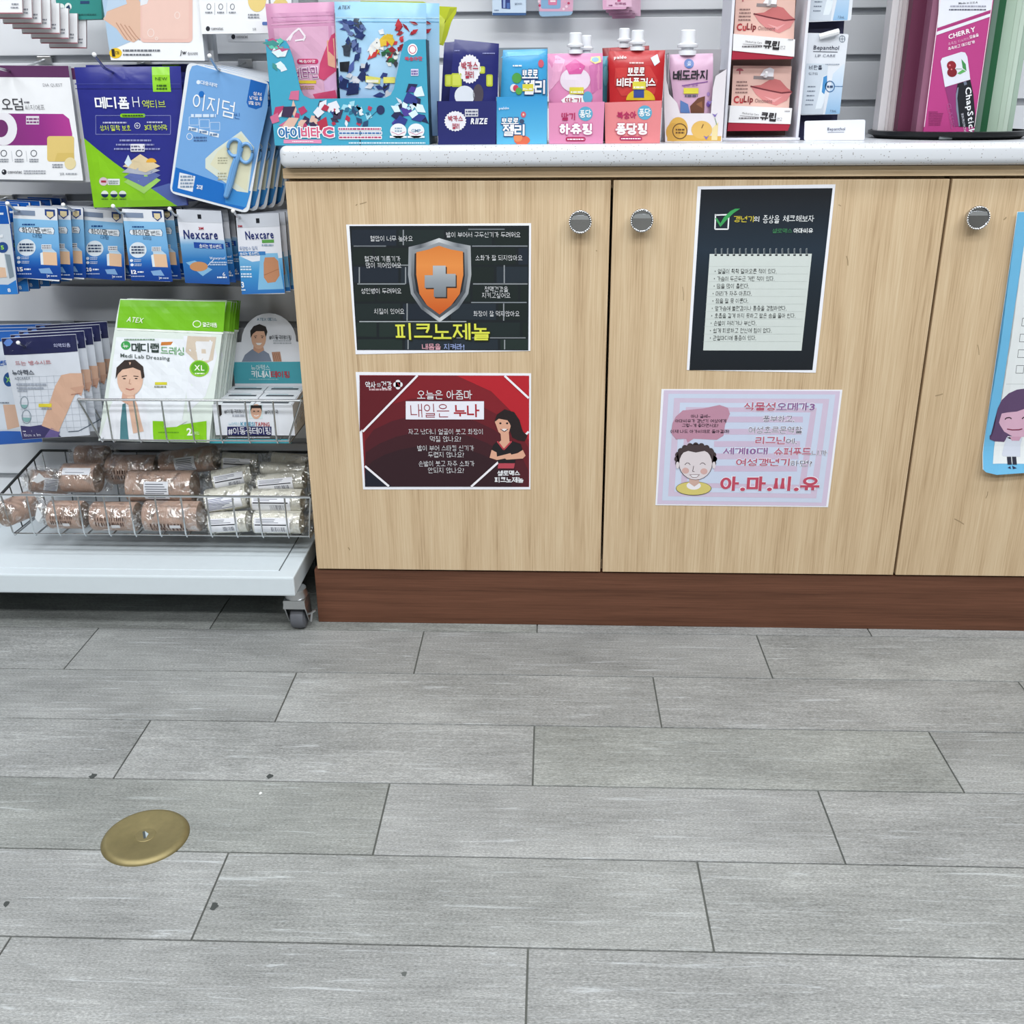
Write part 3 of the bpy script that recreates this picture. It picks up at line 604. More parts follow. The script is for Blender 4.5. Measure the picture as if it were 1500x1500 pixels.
for k, s in enumerate(TX):
    y = 686+k*54.3; A.text(s, X0[k], y, X1[k], y-1, 36, '#1b2022', .0, 5).ell(X0[k]-20, y, 4, 4, '#4a5052', 5, 8)
A.line([(290, 275), (388, 272), (382, 378), (286, 378), (290, 268)], 10, '#e8ebee', 5).poly([(286, 300), (300, 296), (326, 335), (352, 290), (400, 245), (435, 228), (470, 228), (420, 262), (372, 310), (326, 362)], '#3a9a56', 6)
A.text('갱년기', 424, 304, 570, 304, 46, '#c9b93c', .02, 6).text('의', 572, 304, 610, 304, 40, '#e4e8ea', .02, 6).text('증상을', 636, 305, 758, 305, 60, '#e4e8ea', .005, 6).text('체크해보자', 784, 300, 1012, 300, 48, '#e4e8ea', .005, 6)
A.text('셀로맥스', 706, 390, 852, 390, 34, '#3a7a50', .02, 6).text('아마씨유', 862, 388, 1004, 388, 36, '#e4e8ea', .03, 6)
A.build(t)
# --- pink poster
q = [(969, 570), (1234, 571), (1213, 743), (960, 740)]
t, M = poster('poster', 'pink and lilac striped poster with a smiling curly haired cartoon face', q)
A = Art(M, 950, 560, 5)
def sq(k): return [(105+k*(.98), 52+k*.75), (1412-k*1.05, 58+k*.75), (1308-k*.95, 912-k*.75), (55+k*1.05, 897-k*.75)]
for i, k in enumerate([8, 42, 84, 128, 172, 216]): A.poly(sq(k), ['#cfc1d8', '#c8d2e6', '#cdbed4', '#c9d3e8', '#cbb9d0', '#c6d0e6'][i], 1+i)
for y in range(250, 690, 90): A.rect(480, y, 1130-(y-250)*.12, y+42, '#c9b8d0', 7)
A.poly([(200, 250), (250, 205), (400, 190), (520, 165), (580, 185), (596, 230), (560, 310), (548, 390), (500, 420), (330, 412), (285, 440), (275, 412), (200, 415), (165, 370), (175, 300)], '#b98a9f', 8)
for s, x0, x1, y in [('아나 글쎄~', 310, 452, 247), ('아마씨유가 갱년기 여성에게', 195, 568, 281), ('그렇~게 좋다면서요?', 245, 510, 314), ('이제 나도 아가씨때로 돌아갈래!', 160, 590, 358)]: A.text(s, x0, y, x1, y, 26, '#3a2a38', .02, 10)
A.ell(330, 776, 131, 52, '#5a5a4a', 8).ell(330, 775, 127, 48, '#d2c474', 9).ell(330, 755, 52, 30, '#e9e6ea', 10).poly([(298, 705), (368, 705), (372, 735), (335, 762), (296, 735)], '#c9a89c', 11)
for a in range(0, 361, 18):
    r = math.radians(a); A.ell(345+135*math.cos(r), 560-100*math.sin(r), 22, 22, '#463a3c', 11, 12) if (a < 215 or a > 325) else None
A.ell(345, 545, 138, 95, '#463a3c', 11).ell(344, 590, 125, 124, '#41363a', 12).ell(344, 592, 120, 119, '#d9d0d4', 13)
A.poly([(222, 580), (235, 520), (290, 500), (345, 512), (410, 500), (455, 525), (468, 585), (480, 500), (400, 455), (290, 455), (215, 500)], '#463a3c', 14)
A.ell(212, 605, 12, 26, '#d9d0d4', 14).ell(478, 605, 12, 26, '#d9d0d4', 14).ell(270, 645, 26, 22, '#cfa9a4', 14).ell(405, 650, 26, 22, '#cfa9a4', 14)
A.line([(265, 602), (278, 588), (292, 588), (305, 602)], 4, '#4a3c40', 15).line([(375, 600), (388, 588), (402, 588), (416, 602)], 4, '#4a3c40', 15).line([(330, 610), (322, 650), (336, 652)], 4, '#4a3c40', 15)
A.poly([(302, 675), (370, 675), (352, 692), (320, 692)], '#e9e6ea', 14).line([(300, 674), (372, 674), (352, 693), (320, 693), (302, 676)], 3, '#6a4a50', 15)
RD, PU = '#b25a72', '#8a6496'
def out(s, x0, x1, y, h, c, b=.03): A.text(s, x0-3, y, x1+3, y, h+7, '#e8e6f0', b+.04, 9); A.text(s, x0, y, x1, y, h, c, b, 10)
def hollow(s, x0, x1, y, h): A.text(s, x0-3, y, x1+3, y, h+6, '#e8e8f2', .05, 9); A.text(s, x0, y, x1, y, h, '#4a4454', -.006, 10)
out('식물성', 700, 928, 176, 62, RD); out('오메가3', 936, 1218, 176, 58, PU); hollow('풍부하고,', 836, 1066, 267, 48); hollow('여성호르몬역할', 732, 1124, 347, 50)
out('리그닌', 782, 1000, 424, 56, RD); hollow('에,', 1006, 1084, 430, 42); out('세계10대', 545, 872, 502, 50, PU); out('슈퍼푸드', 918, 1190, 505, 58, RD); hollow('니까', 1196, 1308, 514, 36)
out('여성갱년기', 640, 1032, 584, 56, RD); hollow('하면?', 1038, 1196, 592, 42); out('아.마.씨.유', 524, 1252, 742, 108, '#bb4a60', .05)
A.build(t)
# --- blue poster at the right edge
y = -.002; P3 = at(1437, 690, y); M = rig((P3.x+.1, y, P3.z))
t = thing('poster', 'sky blue framed checkbox poster with a purple haired cartoon woman', 'poster', M)
A = Art(M, 1420, 300, 7.5)
curl = lambda x, z: -.010*max(0, (.05-z)/.05)**1.5-.004*max(0, (-.075-x)/.03)
A.bulge = curl
b0, b1 = A.pt((510, 72)), A.pt((118, 2790)); rx = b1[0]+.232
sh = [(b0[0], b0[1]), (rx, b0[1]), (rx, b1[1]-.009), (A.pt((270, 2940))[0], A.pt((270, 2940))[1]), A.pt((150, 2910)), A.pt((118, 2880)), A.pt((130, 2720)), A.pt((330, 1500))]
A.raw(sh, [tuple(range(len(sh)))], '#f0f4f6', -3); A.raw([(x+(.0008 if x < 0 else -.0008), z-.0005) for x, z in sh], [tuple(range(len(sh)))], '#6cb4dc', 0)
i0, i1, i2 = A.pt((590, 450)), A.pt((450, 1510)), A.pt((240, 2830)); ir = rx-.022
A.raw([i0, (ir, i0[1]), (ir, i2[1]), i2, i1], [(0, 1, 2, 3, 4)], '#dfe4e6', 2)
for k, (x, y0) in enumerate([(575, 1245), (550, 1420), (530, 1592), (510, 1765)]):
    A.line([(x+8, y0), (x+90, y0), (x+80, y0+85), (x-2, y0+85), (x+8, y0)], 5, '#3c4448', 3)
    a, b_ = A.pt((x+130, y0+20)), A.pt((x+130, y0+70)); A.raw([a, (ir-.03, a[1]), (ir-.03, b_[1]+.0015), (b_[0], b_[1]+.0015)], [(0, 1, 2, 3)], '#b9c0c4', 3)
a = A.pt((400, 1966)); A.raw([a, (ir-.005, a[1]), (ir-.005, a[1]-.0006), (a[0], a[1]-.0006)], [(0, 1, 2, 3)], '#b2babd', 3)
A.poly([(620, 2016), (520, 2030), (430, 2070), (350, 2140), (305, 2230), (285, 2330), (270, 2440), (250, 2500), (212, 2530), (215, 2570), (270, 2595), (380, 2605), (420, 2540), (640, 2545), (660, 2600), (770, 2598), (835, 2575), (842, 2535), (800, 2500), (785, 2440), (790, 2300), (760, 2140), (700, 2050)], '#5c4668', 4)
A.poly([(350, 2290), (420, 2280), (520, 2270), (620, 2235), (690, 2290), (715, 2355), (725, 2395), (705, 2425), (660, 2495), (590, 2548), (480, 2548), (380, 2490), (335, 2420), (320, 2390), (330, 2355)], '#d2aac0', 5)
A.line([(388, 2358), (405, 2340), (440, 2335), (462, 2350)], 12, '#3a2632', 6).line([(575, 2350), (600, 2330), (640, 2335), (660, 2350)], 12, '#3a2632', 6).line([(412, 2462), (470, 2472), (545, 2470), (580, 2460)], 13, '#7a2c4a', 6)
A.poly([(440, 2545), (570, 2545), (545, 2590), (465, 2590)], '#c89ab2', 6).poly([(405, 2555), (450, 2545), (490, 2590), (540, 2545), (580, 2560), (560, 2640), (550, 2760), (360, 2755), (350, 2735)], '#ccd2e0', 5)
A.rect(402, 2760, 448, 2840, '#2a2c3c', 6).rect(458, 2760, 504, 2840, '#2a2c3c', 6).poly([(400, 2870), (430, 2855), (435, 2885)], '#2a2c4c', 6).poly([(452, 2850), (500, 2875), (455, 2885)], '#2a2c4c', 6)
A.build(t, 'sheet', cells=.008)

# --- scuffs on the doors
def scuffs(k, marks):
    D = [o for o in bpy.data.objects if o.name.split('.')[0] == 'door' and o.type == 'MESH'][k]
    bpy.context.view_layer.update(); MW = D.matrix_world
    A = Art(Matrix(MW), d=-.17, step=.00005)
    for x0, y0, x1, y1, w in marks: A.line([(x0, y0), ((x0+x1)/2+.8, (y0+y1)/2), (x1, y1)], w*.7, '#9a8566')
    A.build(D, 'scuff_marks')['kind'] = 'stuff'
scuffs(0, [(521, 301, 523, 299, 2), (527, 299, 537, 296, 2), (510, 802, 512, 806, 2), (873, 367, 874, 368, 2)])
scuffs(1, [(1240, 375, 1242, 389, 2), (1228, 300, 1232, 302, 1.5), (1000, 420, 1001, 440, 1.2)])
scuffs(2, [(1370, 580, 1381, 577, 2), (1398, 760, 1412, 768, 2), (1470, 322, 1474, 318, 2.5), (1432, 505, 1434, 520, 1.5), (1444, 730, 1447, 720, 1.5)])
# ================================================================ packs hanging on the gondola
Z1 = (0, 0, 3.5714); ZA = (0, 0, 7.5); Z5 = (0, 280, 3.409); Z6 = (0, 420, 3.2609)
WH, NV, GY = '#e6e8ee', '#23286e', '#8a8f98'
# --- white pack with purple header
T, M, A = pack('dressing_pack', 'white dressing pack with purple header and magenta band, left edge', 'dressing pack', Z1, [(-250, 340), (357, 343), (435, 945), (-195, 935)], .06, t=.009, r=.001, side='#c9ccd2')
A.poly([(-250, 341), (357, 344), (365, 405), (-243, 402)], '#5b2f5a').poly([(-90, 593), (330, 596), (362, 622), (378, 700), (378, 760), (-80, 760)], ('x', -.02, .11, [(0, '#7a2c72'), (.5, '#8d2c80'), (1, '#b53c94')]), 1)
A.ell(20, 675, 70, 86, '#e4e3ea', 2).ell(5, 672, 38, 46, '#6b2b66', 3).rrect(247, 712, 388, 845, 14, '#dcc277', 2).poly([(285, 845), (300, 800), (388, 800), (390, 845)], '#d3b868', 3).ell(368, 855, 30, 32, '#e2d3a2', 4)
A.text('오덤', 8, 545, 120, 545, 62, '#33333a', .01).text('씨지에프', 133, 562, 235, 562, 28, '#55555c', -.01).text('DIA QUEST', 226, 446, 328, 446, 18, '#777780', -.01).fill(128, 528, 156, 542, 1, '#777780')
for x in (20, 100, 177): A.ring(x, 802, 17, 18, 4, '#5c6068', 2).fill(x-22, 828, x+26, 850, 2, '#8a8f98')
A.line([(60, 790), (66, 845)], 2, '#b0b4ba').line([(136, 790), (142, 845)], 2, '#b0b4ba')
A.ell(22, 900, 13, 14, '#2a2c34', 2).ell(18, 896, 4, 4, WH, 3).text('convatec', 42, 900, 116, 900, 15, '#4a4c54', .01).fill(125, 888, 240, 912, 2, '#a2a6ae').text('2매', 314, 909, 336, 909, 14, '#6a6e76').fill(345, 902, 405, 916, 1, '#a2a6ae')
A.rect(137, 607, 205, 651, '#dcd6e0', 3).fill(140, 614, 203, 648, 2, '#7d3c78', L=5).fill(275, 855, 330, 880, 2, '#8a8f98')
A.build(T)
stack(T, M, 2, (.006, .012, -.003), 'white dressing pack with purple header, %s in its hanging stack', 'white dressing packs with purple headers')
# --- navy and green foam dressing pouch
T, M, A = pack('foam_dressing_pouch', 'glossy navy and lime green foam dressing pouch hanging in the second row', 'pouch', Z1, [(388, 352), (945, 346), (985, 1074), (492, 1088)], .05, 'pouch', t=.006, col='#2a2f84', fin='pouch', wr=.0008)
A.poly([(440, 722), (600, 845), (760, 968), (930, 1078), (492, 1086), (466, 900)], '#86c522').poly([(800, 985), (890, 958), (972, 965), (980, 1072), (925, 1078)], '#5467a8')
A.poly([(795, 350), (887, 350), (900, 480), (808, 480)], '#8ccb2c', 2).text('NEW', 818, 412, 880, 412, 16, '#2f5a1c').fill(826, 440, 880, 472, 2, '#2f5a1c')
A.rect(392, 436, 945, 442, '#3b418f', 1).rect(395, 462, 948, 466, '#20256e', 1)
A.text('메디폼', 505, 538, 684, 538, 62, '#eef0f4', .035).text('H', 703, 533, 738, 533, 52, '#dfe2ea', -.012).text('액티브', 753, 545, 874, 545, 42, '#c5d84a', .002)
A.rrect(636, 594, 768, 614, 10, '#86c522', 2).fill(650, 598, 755, 611, 1, '#2a4a20').frame(508, 604, 898, 702, 3, '#7d83bb', 2)
A.text('상처 밀착 보호', 532, 669, 694, 669, 30, '#c5d84a', .015).text('3대 방어막', 764, 666, 882, 666, 30, '#c5d84a', .015).fill(548, 634, 672, 648, 1, '#b9bcd8').fill(776, 632, 858, 646, 1, '#b9bcd8')
A.ring(727, 657, 15, 16, 3, '#dfe2ea', 3).text('+', 719, 657, 735, 657, 14, '#dfe2ea')
A.fill(635, 725, 800, 742, 1, '#8d92c0').fill(615, 748, 815, 764, 1, '#8d92c0').fill(605, 770, 845, 786, 1, '#8d92c0').rect(693, 752, 765, 792, '#dfe0e8', 9).fill(697, 757, 762, 790, 2, '#5c607c', L=10)
A.poly([(655, 950), (745, 890), (848, 940), (760, 1012)], '#9fce6a', 3).poly([(655, 925), (745, 870), (848, 915), (760, 975)], '#5f6ea8', 4).poly([(648, 900), (720, 845), (845, 890), (775, 915)], '#a9aebc', 5).poly([(652, 868), (742, 805), (845, 868), (770, 900)], '#d9c7a2', 6).poly([(680, 808), (698, 850), (680, 872), (660, 850)], '#cfe0ee', 7).ell(800, 848, 26, 22, '#e0a63a', 7, 16, 0, 180)
A.ell(548, 948, 24, 22, '#d8c4cc', 3).rect(570, 934, 634, 966, '#dfe4e6', 2).rect(535, 943, 562, 954, '#a8384a', 4).fill(576, 940, 628, 962, 2, '#8a9a94')
for x in (553, 602, 648): A.ell(x, 1014, 19, 18, '#dfe6dc', 2).ell(x, 1014, 19, 18, '#1c2a58', 3, 12, 180, 360).fill(x-18, 1036, x+18, 1044, 1, '#3a5a2a')
A.build(T)
dup(T, Matrix.Translation((.006, .03, .004)) @ M, 'navy and lime green dressing pouch hanging behind the front one', 'navy and green pouches'); T['group'] = 'navy and green pouches'
# --- blue dressing cards with a freebie pair of scissors
q = [(980, 322), (1412, 428), (1300, 1118), (886, 1008)]
T, M, A = pack('dressing_card', 'tilted light blue dressing card with blue plastic scissors, front of the stack', 'dressing pack', Z1, q, .035, t=.003, r=.011, col='#dfe4ea', fin='gloss')
A.poly([(1005, 346), (1030, 340), (1400, 440), (1402, 560), (1285, 1085), (1270, 1098), (905, 1000), (900, 985), (992, 375)], '#74a5da')
A.poly([(920, 875), (1170, 960), (1285, 1085), (1270, 1098), (905, 1000), (902, 985)], '#1f6cbe', 2).poly([(1170, 960), (1312, 1000), (1288, 1085), (1180, 1062)], '#3c8bd0', 3)
A.poly([(1312, 415), (1396, 440), (1370, 560), (1340, 572), (1300, 560), (1290, 535)], '#1c63b4', 2)
for s, x0, x1, yy in [('상처', 1325, 1368, 487), ('넓거질 통', 1306, 1372, 510), ('생활 상처', 1300, 1362, 536)]: A.text(s, x0, yy, x1, yy+8, 19, WH, .03)
A.text('이지덤', 1010, 525, 1226, 578, 88, '#eef2f6', .004).ell(1055, 492, 14, 16, '#1f6cbe', 9).text('씬', 1226, 603, 1254, 607, 32, '#245a9c').text('대웅제약', 1050, 430, 1138, 448, 22, '#dfeaf6', .03).ell(1038, 430, 10, 11, '#dfeaf6', 3)
A.fill(1000, 590, 1130, 620, 1, '#cfe0f2')
for k in range(3):
    x = 990+k*55; yy = 612+k*14; A.frame(x, yy, x+50, yy+42, 2, '#d5e4f4', 2).poly([(x-3, yy+48), (x+46, yy+60), (x+44, yy+80), (x-5, yy+68)], '#e3ebf4', 3).fill(x, yy+54, x+42, yy+74, 1, '#6d87a8')
A.ring(992, 714, 16, 18, 3, '#dfe8f2', 3).fill(1014, 712, 1082, 742, 2, '#4a6a9a')
A.poly([(1262, 686), (1330, 770), (1298, 1008), (1240, 1000), (1075, 880), (1075, 830), (1130, 780)], '#d5dccf', 4).poly([(1262, 700), (1322, 778), (1290, 1000), (1100, 860), (1140, 790)], '#d9d8bc', 5).fill(1140, 820, 1190, 860, 3, '#a8a890').fill(1140, 900, 1185, 945, 3, '#a8a890')
A.poly([(940, 902), (1022, 922), (1008, 1004), (930, 984)], '#dfe4ec', 3).fill(945, 915, 1012, 985, 4, '#7f93ac').text('2매', 1030, 974, 1060, 982, 24, '#e6edf4', .03)
A.build(T)
S = MB(); mb_ = plain('blue_scissor_plastic', '#6a9ed2', .35)
pt = lambda x, z: (A.pt((x, z))[0], -.004, A.pt((x, z))[1])
for cx, cz, rx, rz in ((1232, 772, 36, 44), (1290, 800, 34, 50)): S.tube([pt(cx+rx*math.cos(a*math.pi/10), cz+rz*math.sin(a*math.pi/10)) for a in range(20)], .0026, mb_, 8, True)
S.tube([pt(1262, 745), pt(1255, 810), pt(1240, 850), pt(1212, 960), pt(1190, 1020)], .0042, mb_, 8).tube([pt(1240, 830), pt(1222, 880), pt(1188, 1022)], .0046, mb_, 8); S.sphere(pt(1188, 1022), .0046, mb_)
S.build('scissors', T, True, 'light blue plastic scissors')
stack(T, M, 4, (.0095, .018, .0), 'tilted light blue dressing card with scissors, %s from the front of its stack', 'blue dressing cards with scissors', roll=-.01)
# --- top row
T, M, A = pack('dressing_box', 'large white dressing box with pink patch and clasped hands, top row', 'dressing box', Z1, [(520, -120), (1030, -120), (1072, 318), (580, 315)], .05, t=.022, r=.001, side='#b9bdc3')
A.poly([(527, -60), (740, -60), (745, 205), (690, 215), (573, 265), (566, 220)], '#a9c3dc').poly([(540, 100), (560, 60), (640, 20), (640, -60), (690, -60), (745, 30), (750, 190), (700, 222), (650, 205), (610, 150)], '#dab59f', 2)
for k in range(4): A.line([(608+k*22, 118+k*6), (640+k*24, 170+k*6), (668+k*22, 210)], 5, '#b98d78', 3)
A.poly([(575, -60), (640, -60), (665, 20), (560, 60), (545, 110)], '#b6cbe0', 3)
A.rrect(735, -80, 1008, 222, 22, '#e3bcb2', 3).rrect(745, -80, 988, 205, 18, '#e6c3b8', 4).poly([(735, -60), (800, -60), (770, 20), (735, 30)], '#dfe2e8', 5)
for x, yy, r in ((928, 80, 15), (790, 172, 18), (820, 202, 8)): A.ring(x, yy, r, r*1.25, 4, '#f0dcd6', 6)
A.ell(605, 278, 33, 27, '#e8c22c', 3).text('1', 586, 276, 602, 276, 38, '#2a2622', .02).text('매', 606, 276, 624, 276, 20, '#2a2622').fill(643, 255, 838, 273, 1, '#6b6f78').fill(645, 278, 795, 294, 1, '#6b6f78')
A.text('jw', 944, 278, 976, 278, 30, '#2a2c34', .02, slant=.25).text('중외제약', 982, 281, 1036, 281, 16, '#5a5e66', .01)
A.build(T)
dup(T, Matrix.Translation((.004, .035, 0)) @ M, 'large white dressing box hanging directly behind the pink patch one', 'pink patch boxes'); T['group'] = 'pink patch boxes'
T, M, A = pack('dressing_pack', 'white dressing pack with yellow drop and three icons, top row beside the shelf box', 'dressing pack', Z1, [(1030, -120), (1400, -120), (1412, 174), (1056, 178)], .045, t=.012, r=.001, side='#b9bdc3')
for x in (1093, 1155, 1216): A.ring(x, 35, 12, 16, 3, '#5c6068', 2).fill(x-18, 58, x+18, 72, 1, '#8a8f98')
A.line([(1124, 15), (1124, 78)], 2, '#9a9ea6').line([(1186, 15), (1186, 72)], 2, '#9a9ea6')
A.ell(1345, 0, 48, 62, '#e3cb82', 2).fill(1298, 70, 1358, 98, 2, '#8a8f98').ell(1088, 150, 11, 13, '#2a2c34', 2).text('convatec', 1106, 150, 1168, 150, 15, '#4a4c54', .01).text('2매', 1322, 152, 1340, 152, 14, '#6a6e76').rrect(1372, 114, 1400, 132, 6, '#5a79b8', 2)
A.build(T)
dup(T, Matrix.Translation((.018, .07, -.008)) @ M, 'white dressing pack half hidden behind the yellow drop one', 'white packs with yellow drop'); T['group'] = 'white packs with yellow drop'
T, M, A = pack('dressing_box', 'small teal dressing box hanging in the top row', 'dressing box', Z1, [(272, -120), (520, -120), (534, 99), (308, 105)], .09, t=.02, r=.001, col='#2f8a84', side='#3f9a92')
A.ell(320, 38, 18, 20, '#dfe8e6', 2).ell(320, 42, 14, 14, '#22405e', 3, 12, 180, 360).ell(357, 35, 18, 20, '#dfe8e6', 2).poly([(345, 38), (362, 24), (370, 48), (355, 54)], '#22405e', 3).rect(420, 5, 468, 20, '#22406a', 2).fill(335, 70, 505, 82, 1, '#23605e')
A.build(T)
T, M, A = pack('bandage_box', 'white bandage box with red edge, front of the top left fan', 'bandage box', ZA, [(-220, -200), (236, -200), (246, 152), (-180, 150)], .02, t=.004, r=0, side='#c2aeb2', group='white bandage boxes in the top left fan')
A.fill(130, 30, 205, 60, 1, '#8a8f98').fill(120, 70, 205, 96, 1, '#8a8f98').rect(-170, 138, 246, 150, '#a56470', 2); A.build(T)
stack(T, M, 7, (.0085, .0105, -.0065), 'white bandage box with red edge, %s in the top left fan', 'white bandage boxes in the top left fan')
# --- third row
gradb = lambda h: ('z', 0, h, [(0, '#123a86'), (.2, '#16489c'), (.34, '#2b6cb8'), (.55, '#6ea8d8'), (1, '#86bbe2')])
def plaster(label, Z, q, y, num, n, d, mirror=0, gl=''):
    T, M, A = pack('plaster_pack', label, 'plaster pack', Z, q, y, t=.004, r=.002, col='#dfe3ea', fin='gloss', side='#24406c')
    x0, y0 = q[0]; w = q[1][0]-q[0][0]; s = (q[2][0]-q[3][0])/212; h = q[3][1]-q[0][1]
    def P(u, v): return (q[0][0]+(q[1][0]-q[0][0])*u+(q[3][0]-q[0][0])*v, q[0][1]+(q[1][1]-q[0][1])*u+(q[3][1]-q[0][1])*v)
    hz = Vector(A.pt(P(0, .17))).y
    A.poly([P(0, .17), P(1, .17), P(1, 1), P(0, 1)], gradb(hz), 1)
    A.poly([P(.02, .05), P(.5, .05), P(.5, .12), P(.02, .12)], '#7d8ca4', 2).poly([P(.72, .02), P(.95, .02), P(.95, .1), P(.83, .16), P(.72, .1)], '#28427e', 2).poly([P(.76, .05), P(.91, .05), P(.91, .11), P(.83, .14), P(.76, .11)], '#d8c9a0', 3)
    c = [P(.1+.82*u, v) for u, v in ((.04, .29), (.96, .27), (1, .31), (.97, .37), (.05, .36), (0, .33))]; A.poly(c, '#2d5488', 2); A.poly([(a*.97+sum(p[0] for p in c)/6*.03, b*.93+sum(p[1] for p in c)/6*.07) for a, b in c], '#e2e9f0', 3)
    a, b = P(.19, .325), P(.6, .32); A.text('하이맘', a[0], a[1], b[0], b[1], 32*s, '#2a3038', .01); a, b = P(.63, .325), P(.86, .325); A.text('밴드', a[0], a[1], b[0], b[1], 24*s, '#3a4048', 0)
    a, b = P(.2, .245), P(.48, .245); A.fill(a[0], a[1]-5, b[0], b[1]+5, 1, '#1f4a86'); a, b = P(.42, .4), P(.62, .4); A.text('프리미엄' if n % 2 else '대형', a[0], a[1], b[0], b[1], 18*s, '#2d4a70')
    a = P(.26, .57); A.ell(a[0], a[1], 46*s, 42*s, '#d9e3ec', 2); A.fill(a[0]-34*s, a[1]-24*s, a[0]+34*s, a[1]+22*s, 3, '#3a4a66')
    A.poly([P(.62, .62), P(.93, .62), P(.93, .8), P(.62, .8)], '#e2bd9c', 3); A.poly([P(.6, .52), P(.8, .55), P(.93, .62), P(.62, .62)], '#b9d2e6', 2); A.poly([P(.56, .64), P(.63, .62), P(.63, .8), P(.56, .8)], '#dbe7f0', 2)
    a = P(.6, .55); A.rect(a[0], a[1]-12*s, a[0]+50*s, a[1]+12*s, '#e6e9ee', 6); A.fill(a[0]+3, a[1]-10*s, a[0]+48*s, a[1]+10*s, 2, '#6a707c', L=7)
    for v in (.72, .78):
        a = P(.07, v); A.ell(a[0], a[1], 9*s, 8*s, '#dfe6f0', 3, 10); A.fill(a[0]+14*s, a[1]-8*s, a[0]+52*s, a[1]+8*s, 2, '#b9c8e0')
    a = P(.03, .88); A.text(num, a[0], a[1], a[0]+28*s, a[1], 21*s, '#eef0f4', .04); A.fill(a[0]+34*s, a[1]-7*s, a[0]+66*s, a[1]+7*s, 1, '#dfe6f0'); A.fill(a[0], a[1]+18*s, a[0]+70*s, a[1]+28*s, 1, '#a9b8d8')
    a = P(.68, .955); A.text('jw', a[0], a[1], a[0]+16*s, a[1], 17*s, '#e4eaf2', .02); A.fill(a[0]+20*s, a[1]-5*s, a[0]+52*s, a[1]+5*s, 1, '#b9c8e0'); A.poly([P(.5, .86), P(.75, .84), P(.82, .92), P(.55, .92)], '#7fa6d2', 2)
    A.build(T)
    if n: stack(T, M, n, d, gl, 'stack of '+gl.split(',')[0], jit=.0012)
    return T, M
plaster('sky blue plaster pack numbered fifteen, front of the leftmost plaster stack', Z5, [(62, 75), (285, 86), (297, 451), (84, 432)], .035, '15', 4, (.0135, .018, -.001), gl='sky blue plaster pack numbered fifteen, %s from the front')
plaster('sky blue plaster pack numbered twenty, between the fifteen and twelve packs', Z5, [(415, 84), (612, 100), (627, 446), (428, 432)], .08, '20', 2, (.012, .02, 0), gl='sky blue plaster pack numbered twenty, %s from the front')
plaster('sky blue plaster pack numbered twelve, beside the navy lettered packs', Z5, [(608, 88), (815, 94), (854, 453), (656, 446)], .05, '12', 3, (.009, .02, 0), gl='sky blue plaster pack numbered twelve, %s from the front')
